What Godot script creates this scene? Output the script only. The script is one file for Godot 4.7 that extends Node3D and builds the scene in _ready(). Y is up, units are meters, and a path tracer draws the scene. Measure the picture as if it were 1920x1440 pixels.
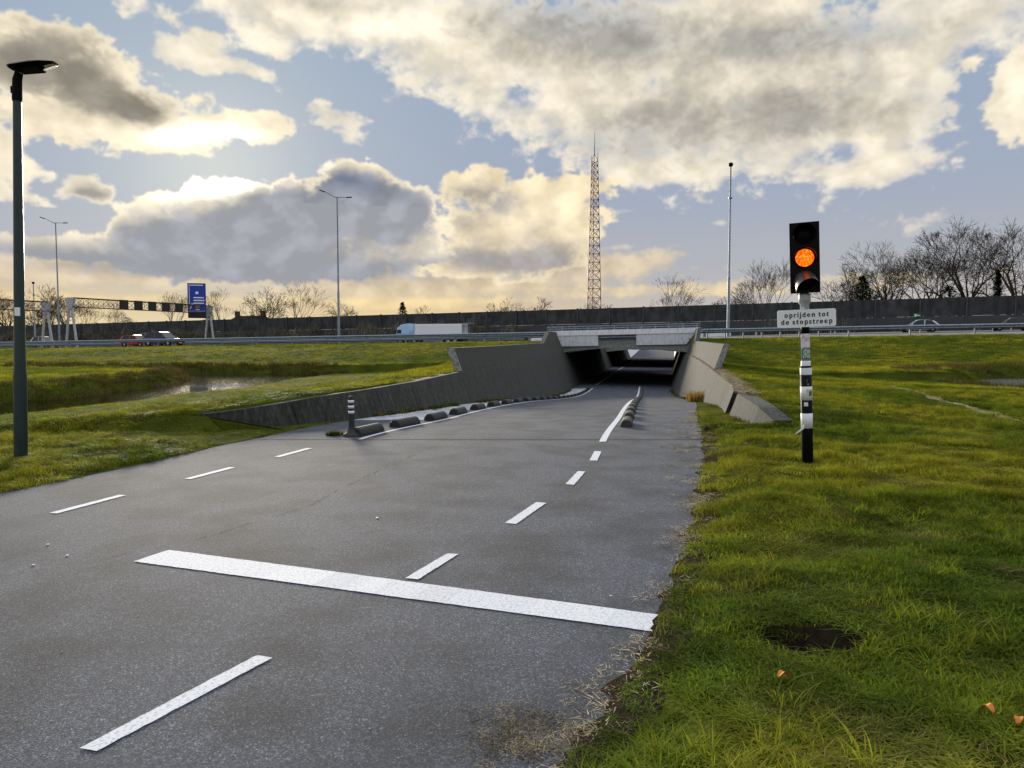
extends Node3D
# An underpass beneath a motorway, seen from the verge of the road that dips into it, against a low winter sun behind clouds.
# y is up, metres; the camera looks along -z. "d" below is distance ahead (-z).

const EXPOSURE := 3.3
const SUN_AZ := -21.6
const SUN_EL := 10.8
var used := {}
var M := {}
var rng := RandomNumberGenerator.new()
var bump := FastNoiseLite.new()
var patch := FastNoiseLite.new()


# ------------------------------------------------------------------ scene tree helpers
func numbered(called: String) -> String:
	if not used.has(called):
		used[called] = 0
		return called
	used[called] += 1
	return "%s_%03d" % [called, used[called]]

func tag(o: Node, label: String, category := "", group := "", kind := "") -> Node:
	if label: o.set_meta("label", label)
	if category: o.set_meta("category", category)
	if group: o.set_meta("group", group)
	if kind: o.set_meta("kind", kind)
	return o

func thing(called: String, label: String, category: String, at := Vector3.ZERO, turn := 0.0, group := "") -> Node3D:
	var o := Node3D.new()
	o.name = numbered(called)
	add_child(o)
	o.position = at
	o.rotation.y = turn
	tag(o, label, category, group)
	return o

func put(called: String, mesh: Mesh, m: Material, parent: Node = self) -> MeshInstance3D:
	var o := MeshInstance3D.new()
	o.name = numbered(called) if parent == self else called
	o.mesh = mesh
	o.material_override = m
	parent.add_child(o, true)
	return o

func obj(called: String, st: SurfaceTool, m: Material, parent: Node = self) -> MeshInstance3D:
	st.generate_normals()
	return put(called, st.commit(), m, parent)

func dup(o: Node3D, label := "", group := "") -> Node3D:
	var base: String = o.name
	var cut := base.rfind("_")
	if cut > 0 and base.substr(cut + 1).is_valid_int(): base = base.substr(0, cut)
	var c: Node3D = o.duplicate()
	c.name = numbered(base)
	add_child(c)
	if label: c.set_meta("label", label)
	if group: c.set_meta("group", group)
	return c


# ------------------------------------------------------------------ shape helpers
func S(smooth := false) -> SurfaceTool:
	var st := SurfaceTool.new()
	st.begin(Mesh.PRIMITIVE_TRIANGLES)
	st.set_smooth_group(1 if smooth else -1)
	return st

func face(st: SurfaceTool, pts: Array, ctr: Vector3) -> void:   # a convex face, turned away from ctr
	var n: Vector3 = (pts[1] - pts[0]).cross(pts[2] - pts[0])
	if n.length_squared() < 1e-14 and pts.size() > 3: n = (pts[2] - pts[0]).cross(pts[3] - pts[0])
	var mid := Vector3.ZERO
	for p in pts: mid += p
	mid /= pts.size()
	var out: bool = n.dot(mid - ctr) > 0.0
	for i in range(1, pts.size() - 1):
		st.add_vertex(pts[0])
		st.add_vertex(pts[i + 1] if out else pts[i])
		st.add_vertex(pts[i] if out else pts[i + 1])

func box(st: SurfaceTool, c: Vector3, size: Vector3, bev := 0.0, b := Basis.IDENTITY) -> void:
	var h := size / 2.0
	var P := func(sx, sy, sz, ix, iy, iz): return c + b * Vector3(sx * (h.x - bev * ix), sy * (h.y - bev * iy), sz * (h.z - bev * iz))
	var q := [-1.0, 1.0]
	for s in q:
		face(st, [P.call(s, -1, -1, 0, 1, 1), P.call(s, 1, -1, 0, 1, 1), P.call(s, 1, 1, 0, 1, 1), P.call(s, -1, 1, 0, 1, 1)], c)
		face(st, [P.call(-1, s, -1, 1, 0, 1), P.call(1, s, -1, 1, 0, 1), P.call(1, s, 1, 1, 0, 1), P.call(-1, s, 1, 1, 0, 1)], c)
		face(st, [P.call(-1, -1, s, 1, 1, 0), P.call(1, -1, s, 1, 1, 0), P.call(1, 1, s, 1, 1, 0), P.call(-1, 1, s, 1, 1, 0)], c)
	if bev <= 0.0: return
	for s in q:
		for r in q:
			face(st, [P.call(s, r, -1, 0, 1, 1), P.call(s, r, 1, 0, 1, 1), P.call(s, r, 1, 1, 0, 1), P.call(s, r, -1, 1, 0, 1)], c)
			face(st, [P.call(s, -1, r, 0, 1, 1), P.call(s, 1, r, 0, 1, 1), P.call(s, 1, r, 1, 1, 0), P.call(s, -1, r, 1, 1, 0)], c)
			face(st, [P.call(-1, s, r, 1, 0, 1), P.call(1, s, r, 1, 0, 1), P.call(1, s, r, 1, 1, 0), P.call(-1, s, r, 1, 1, 0)], c)
			for k in q: face(st, [P.call(s, r, k, 0, 1, 1), P.call(s, r, k, 1, 0, 1), P.call(s, r, k, 1, 1, 0)], c)

func loft(st: SurfaceTool, secs: Array, caps := true) -> void:   # convex sections joined one to the next
	for i in secs.size() - 1:
		var a: Array = secs[i]
		var b: Array = secs[i + 1]
		var ctr := Vector3.ZERO
		for p in a: ctr += p
		for p in b: ctr += p
		ctr /= a.size() + b.size()
		for k in a.size():
			var k2: int = (k + 1) % a.size()
			face(st, [a[k], a[k2], b[k2], b[k]], ctr)
		if caps and i == 0: face(st, a, ctr)
		if caps and i == secs.size() - 2: face(st, b, ctr)

func tube(st: SurfaceTool, pts: Array, radii: Array, sides := 8, caps := true) -> void:
	var rings := []
	var side := Vector3.ZERO
	for i in pts.size():
		var dir: Vector3 = (pts[mini(i + 1, pts.size() - 1)] - pts[maxi(i - 1, 0)]).normalized()
		if side == Vector3.ZERO: side = dir.cross(Vector3.UP if absf(dir.y) < 0.9 else Vector3.RIGHT)
		side = (side - dir * side.dot(dir)).normalized()
		var up := side.cross(dir)
		var ring := []
		for k in sides:
			var a := TAU * k / sides
			ring.append(pts[i] + (side * cos(a) + up * sin(a)) * radii[i])
		rings.append(ring)
	for i in rings.size() - 1:
		for k in sides:
			var k2 := (k + 1) % sides
			for p in [rings[i][k], rings[i + 1][k2], rings[i + 1][k], rings[i][k], rings[i][k2], rings[i + 1][k2]]: st.add_vertex(p)
	if caps:
		st.set_smooth_group(-1)
		face(st, rings[0], pts[1])
		face(st, rings[-1], pts[-2])
		st.set_smooth_group(1)

func bar(st: SurfaceTool, a: Vector3, b: Vector3, r: float, sides := 4) -> void:
	tube(st, [a, b], [r, r], sides)

func lathe(st: SurfaceTool, prof: Array, sides := 16, c := Vector3.ZERO, b := Basis.IDENTITY) -> void:   # [radius, height] pairs turned about y
	for i in prof.size() - 1:
		for k in sides:
			var q := []
			for e in [[i, k], [i + 1, k], [i + 1, k + 1], [i, k + 1]]:
				var a: float = TAU * (e[1] % sides) / sides
				q.append(c + b * Vector3(cos(a) * prof[e[0]][0], prof[e[0]][1], sin(a) * prof[e[0]][0]))
			for p in [q[0], q[2], q[1], q[0], q[3], q[2]]: st.add_vertex(p)

func slab(st: SurfaceTool, poly: Array, n: Vector3, th: float) -> void:   # a flat convex outline with thickness along n, outward on both sides
	var ctr := Vector3.ZERO
	for p in poly: ctr += p
	ctr /= poly.size()
	var a := []
	var b := []
	for p in poly:
		a.append(p - n * th / 2)
		b.append(p + n * th / 2)
	loft(st, [a, b])

func grid(rows: Array) -> ArrayMesh:   # rows of points from near to far, each from left to right
	var w: int = rows[0].size()
	var v := PackedVector3Array()
	for r in rows: v.append_array(r)
	var nrm := PackedVector3Array()
	nrm.resize(v.size())
	var idx := PackedInt32Array()
	for i in rows.size() - 1:
		for j in w - 1:
			var a := i * w + j
			for t in [[a, a + w, a + w + 1], [a, a + w + 1, a + 1]]:
				var n: Vector3 = (v[t[2]] - v[t[0]]).cross(v[t[1]] - v[t[0]])
				for k in t:
					idx.append(k)
					nrm[k] += n
	for i in nrm.size(): nrm[i] = nrm[i].normalized() if nrm[i].length_squared() > 1e-16 else Vector3.UP
	var arr := []
	arr.resize(Mesh.ARRAY_MAX)
	arr[Mesh.ARRAY_VERTEX] = v
	arr[Mesh.ARRAY_NORMAL] = nrm
	arr[Mesh.ARRAY_INDEX] = idx
	var m := ArrayMesh.new()
	m.add_surface_from_arrays(Mesh.PRIMITIVE_TRIANGLES, arr)
	return m


# ------------------------------------------------------------------ materials
func ntex(seed_: int, freq: float, stops: Array, type := FastNoiseLite.TYPE_SIMPLEX_SMOOTH, octaves := 5, size := 512, ret := FastNoiseLite.RETURN_CELL_VALUE) -> NoiseTexture2D:
	var n := FastNoiseLite.new()
	n.seed = seed_
	n.noise_type = type
	n.frequency = freq
	n.fractal_octaves = octaves
	if type == FastNoiseLite.TYPE_CELLULAR:
		n.fractal_type = FastNoiseLite.FRACTAL_NONE
		n.cellular_return_type = ret
	var t := NoiseTexture2D.new()
	t.width = size
	t.height = size
	t.seamless = true
	t.noise = n
	var g := Gradient.new()
	var off := PackedFloat32Array()
	var col := PackedColorArray()
	for s in stops:
		off.append(s[0])
		col.append(s[1] if s[1] is Color else Color(s[1], s[1], s[1]))
	g.offsets = off
	g.colors = col
	t.color_ramp = g
	return t

func lin(r: float, g: float, b: float) -> Color:
	return Color(r, g, b).linear_to_srgb()

func mat(c: Color, rough := 0.7, metal := 0.0) -> StandardMaterial3D:
	var m := StandardMaterial3D.new()
	m.albedo_color = c
	m.roughness = rough
	m.metallic = metal
	return m

func dress(m: StandardMaterial3D, tex: Texture2D, scale: float, height: Texture2D = null, cm := 0.0, world := true, detail: Texture2D = null, dscale := 1.0) -> StandardMaterial3D:
	m.uv1_triplanar = true
	m.uv1_world_triplanar = world
	m.uv1_scale = Vector3.ONE * scale
	m.albedo_texture = tex
	if height:
		m.heightmap_enabled = true
		m.heightmap_texture = height
		m.heightmap_scale = cm
	if detail:
		m.detail_enabled = true
		m.detail_blend_mode = BaseMaterial3D.BLEND_MODE_MUL
		m.detail_uv_layer = BaseMaterial3D.DETAIL_UV_2
		m.uv2_triplanar = true
		m.uv2_world_triplanar = world
		m.uv2_scale = Vector3.ONE * dscale
		m.detail_albedo = detail
	return m

func leafy(back: Color, rough := 0.55) -> StandardMaterial3D:
	var m := mat(Color.WHITE, rough)
	m.vertex_color_use_as_albedo = true
	m.backlight_enabled = true
	m.backlight = back
	m.cull_mode = BaseMaterial3D.CULL_DISABLED
	m.metallic_specular = 0.08
	return m

func materials() -> void:
	var grime := ntex(11, 0.012, [[0.0, 0.62], [0.45, 0.9], [0.7, 1.0]], FastNoiseLite.TYPE_SIMPLEX_SMOOTH, 6)
	var grain := ntex(12, 0.06, [[0.0, 0.2], [1.0, 0.9]], FastNoiseLite.TYPE_SIMPLEX, 4)
	var stones := ntex(3, 0.17, [[0.0, 0.21], [0.4, 0.27], [0.62, 0.32], [0.8, 0.375], [0.94, 0.44], [1.0, 0.58]], FastNoiseLite.TYPE_CELLULAR, 1, 1024)
	var stones_h := ntex(3, 0.17, [[0.0, 1.0], [0.5, 0.5], [1.0, 0.0]], FastNoiseLite.TYPE_CELLULAR, 1, 1024, FastNoiseLite.RETURN_DISTANCE)
	var wear := ntex(5, 0.009, [[0.0, 0.70], [0.35, 0.85], [0.65, 1.0], [1.0, 1.0]], FastNoiseLite.TYPE_SIMPLEX_SMOOTH, 6, 1024)
	M.asphalt = dress(mat(Color(0.84, 0.885, 0.985), 0.9), stones, 0.9, stones_h, 0.2, true, wear, 0.11)
	M.asphalt.metallic_specular = 0.35
	M.asphalt_pale = dress(mat(Color(1.9, 1.92, 1.98), 0.85), stones, 0.9, stones_h, 0.2, true, wear, 0.2)
	M.tar = dress(mat(Color(0.6, 0.6, 0.62), 0.9), stones, 0.8, stones_h, 0.3)
	M.highway = dress(mat(Color(1.15, 1.12, 1.12), 0.6), stones, 0.5, null, 0.0, true, wear, 0.05)
	var worn := ntex(8, 0.05, [[0.0, 0.50], [0.22, 0.82], [0.4, 0.93], [1.0, 0.97]], FastNoiseLite.TYPE_SIMPLEX, 5, 512)
	M.marking = dress(mat(Color(0.78, 0.79, 0.815), 0.85), worn, 1.3, stones_h, 0.06, true)
	var soil := ntex(21, 0.03, [[0.0, Color(0.15, 0.12, 0.07)], [0.35, Color(0.22, 0.23, 0.08)], [0.6, Color(0.27, 0.31, 0.09)], [1.0, Color(0.36, 0.35, 0.14)]], FastNoiseLite.TYPE_SIMPLEX_SMOOTH, 6, 1024)
	M.ground = dress(mat(Color.WHITE, 0.95), soil, 0.9, grain, 0.5, true, ntex(22, 0.02, [[0.0, 0.6], [0.6, 1.0]]), 0.06)
	M.ground.metallic_specular = 0.05
	M.dirt = dress(mat(Color(0.19, 0.16, 0.13), 0.95), grime, 1.5, grain, 0.8)
	M.path_soil = dress(mat(Color(0.50, 0.47, 0.35), 0.95), grime, 1.5, grain, 0.8)
	M.path_soil.metallic_specular = 0.05
	M.dirt.metallic_specular = 0.05
	M.concrete = dress(mat(Color(0.60, 0.60, 0.59), 0.85), ntex(31, 0.02, [[0.0, 0.55], [0.5, 0.85], [1.0, 1.0]], FastNoiseLite.TYPE_SIMPLEX_SMOOTH, 6), 0.6, grain, 0.3, true)
	# wet streaks run down the face: a noise drawn out along y
	var streak := ntex(32, 0.03, [[0.0, Color(0.20, 0.22, 0.20)], [0.35, Color(0.48, 0.50, 0.47)], [0.55, Color(0.80, 0.80, 0.77)], [1.0, 1.0]], FastNoiseLite.TYPE_SIMPLEX_SMOOTH, 5)
	M.stained = dress(mat(Color(0.32, 0.325, 0.32), 0.9), ntex(31, 0.02, [[0.0, Color(0.34, 0.40, 0.30)], [0.4, Color(0.68, 0.72, 0.66)], [0.65, Color(0.88, 0.88, 0.86)], [1.0, 1.0]], FastNoiseLite.TYPE_SIMPLEX_SMOOTH, 6), 0.6, grain, 0.3, true, streak, 1.0)
	M.stained.uv2_scale = Vector3(0.85, 0.05, 0.85)
	M.concrete_pale = dress(mat(Color(0.93, 0.935, 0.955), 0.7), ntex(35, 0.012, [[0.0, 0.9], [0.6, 1.0]]), 0.4, grain, 0.1, true, streak, 1.0)
	M.concrete_pale.uv2_scale = Vector3(0.5, 0.04, 0.5)
	M.concrete_pale.detail_albedo = ntex(33, 0.03, [[0.0, 0.80], [0.4, 0.95], [1.0, 1.0]])
	M.panel = dress(mat(Color(0.245, 0.26, 0.285), 0.7), grime, 0.12, null, 0.0, true, streak, 1.0)
	M.panel.uv2_scale = Vector3(0.06, 0.02, 0.06)
	M.rubber = dress(mat(Color(0.10, 0.10, 0.105), 0.7), grime, 3.0, grain, 0.3)
	M.block = dress(mat(Color(0.19, 0.19, 0.185), 0.8), grime, 2.5, grain, 0.4)
	M.galv = dress(mat(Color(0.50, 0.545, 0.60), 0.55, 0.15), grime, 0.6)
	M.galv_pale = dress(mat(Color(0.72, 0.74, 0.76), 0.5, 0.3), grime, 0.5)
	M.green_paint = dress(mat(Color(0.05, 0.17, 0.17), 0.35), grime, 1.0, null, 0.0, false)
	M.black = dress(mat(Color(0.05, 0.05, 0.055), 0.35), grime, 3.0, null, 0.0, false)
	M.black.metallic_specular = 0.2
	M.black_matt = dress(mat(Color(0.055, 0.055, 0.06), 0.7), grime, 3.0, null, 0.0, false)
	M.black_matt.metallic_specular = 0.2
	M.band_black = dress(mat(Color(0.055, 0.06, 0.07), 0.5), grime, 4.0, null, 0.0, false)
	M.band_black.metallic_specular = 0.2
	M.band_white = dress(mat(Color(0.84, 0.85, 0.87), 0.45), grime, 4.0, null, 0.0, false, ntex(34, 0.05, [[0.0, 0.72], [0.3, 0.97], [1.0, 1.0]]), 3.0)
	M.band_white.albedo_texture = ntex(36, 0.02, [[0.0, 0.88], [0.5, 1.0]])
	M.sign_white = mat(Color(0.88, 0.89, 0.90), 0.4)
	M.sign_ink = mat(Color(0.05, 0.05, 0.06), 0.5)
	M.sign_blue = mat(Color(0.03, 0.20, 0.62), 0.4)
	M.rust = dress(mat(Color(0.30, 0.235, 0.21), 0.7), grime, 0.5)
	M.mast_red = dress(mat(Color(0.55, 0.33, 0.30), 0.6, 0.2), grime, 0.5)
	M.bark = dress(mat(Color(0.20, 0.18, 0.16), 0.9), grime, 0.8)
	M.twig = mat(Color(0.27, 0.24, 0.21), 0.9)
	M.twig.metallic_specular = 0.05
	M.bark.metallic_specular = 0.1
	M.needle = leafy(Color(0.25, 0.3, 0.1), 0.7)
	M.blade = leafy(Color(1.0, 1.0, 0.55), 0.5)
	M.straw = leafy(Color(0.6, 0.55, 0.4), 0.7)
	M.glass = mat(Color(0.05, 0.06, 0.07), 0.15)
	M.tyre = mat(Color(0.07, 0.07, 0.07), 0.8)
	M.rim = mat(Color(0.6, 0.61, 0.63), 0.35, 0.8)
	M.tail = mat(Color(0.45, 0.03, 0.03), 0.2)
	M.lens = mat(Color(0.75, 0.78, 0.8), 0.1)
	M.water = mat(Color(0.055, 0.06, 0.035), 0.03)
	var wv := ntex(41, 0.02, [[0.0, 0.0], [1.0, 1.0]], FastNoiseLite.TYPE_SIMPLEX_SMOOTH, 4)
	M.water.uv1_triplanar = true
	M.water.uv1_world_triplanar = true
	M.water.uv1_scale = Vector3.ONE * 0.22
	M.water.heightmap_enabled = true
	M.water.heightmap_texture = wv
	M.water.heightmap_scale = 0.012
	M.water_rippled = M.water.duplicate()
	M.water_rippled.uv1_scale = Vector3.ONE * 0.9
	M.water_rippled.heightmap_scale = 1.6


# ------------------------------------------------------------------ sky: air and clouds by direction (azimuth right of -z and elevation, degrees)
var fbm := FastNoiseLite.new()
var wisp := FastNoiseLite.new()
const LEFT_LOW := Color(0.97, 0.87, 0.65)
const RIGHT_LOW := Color(0.85, 0.81, 0.76)

func s3(a: float, b: float, x: float) -> float:
	var t := clampf((x - a) / (b - a), 0.0, 1.0)
	return t * t * (3.0 - 2.0 * t)

func air(az: float, el: float) -> Color:
	var side := s3(16.0, -14.0, az) * (1.0 if az > -60.0 else s3(-140.0, -60.0, az))
	var low := RIGHT_LOW.lerp(LEFT_LOW, side)
	var c := low.lerp(Color(0.77, 0.74, 0.72).lerp(Color(0.93, 0.80, 0.58), side), s3(0.5, 3.0, el))
	c = c.lerp(Color(0.70, 0.71, 0.735).lerp(Color(0.72, 0.71, 0.735), side), s3(2.0, 6.0, el))
	c = c.lerp(Color(0.635, 0.68, 0.755), s3(5.0, 12.0, el))
	c = c.lerp(Color(0.60, 0.672, 0.765), s3(11.0, 22.0, el))
	c = c.lerp(Color(0.48, 0.59, 0.75), s3(22.0, 60.0, el))
	var e := Vector2((az - SUN_AZ) * 0.95, el - SUN_EL - 1.0).length()
	return c.lerp(Color(0.93, 0.94, 0.90), 0.85 * exp(-e * e / 22.0)).lerp(Color(0.80, 0.82, 0.82), 0.6 * exp(-e * e / 160.0))

func field(blobs: Array, az: float, el: float) -> float:
	var most := -2.0
	for b in blobs:
		var u: float = (az - b[0]) / b[2]
		var v: float = (el - b[1]) / b[3]
		var f: float = b[4] * (1.0 - u * u - v * v) if b[4] > 0.0 else -2.0
		if f > most: most = f + 0.12 * maxf(0.0, 1.0 - absf(f - most) * 3.0)
	for b in blobs:
		if b[4] < 0.0:
			var u: float = (az - b[0]) / b[2]
			var v: float = (el - b[1]) / b[3]
			most += b[4] * exp(-(u * u + v * v))
	return most

func glow(blobs: Array, az: float, el: float) -> float:
	var sum := 0.0
	for b in blobs:
		var u: float = (az - b[0]) / b[2]
		var v: float = (el - b[1]) / b[3]
		var q := u * u + v * v
		if q < 6.0: sum += b[4] * exp(-q)
	return sum

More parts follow.
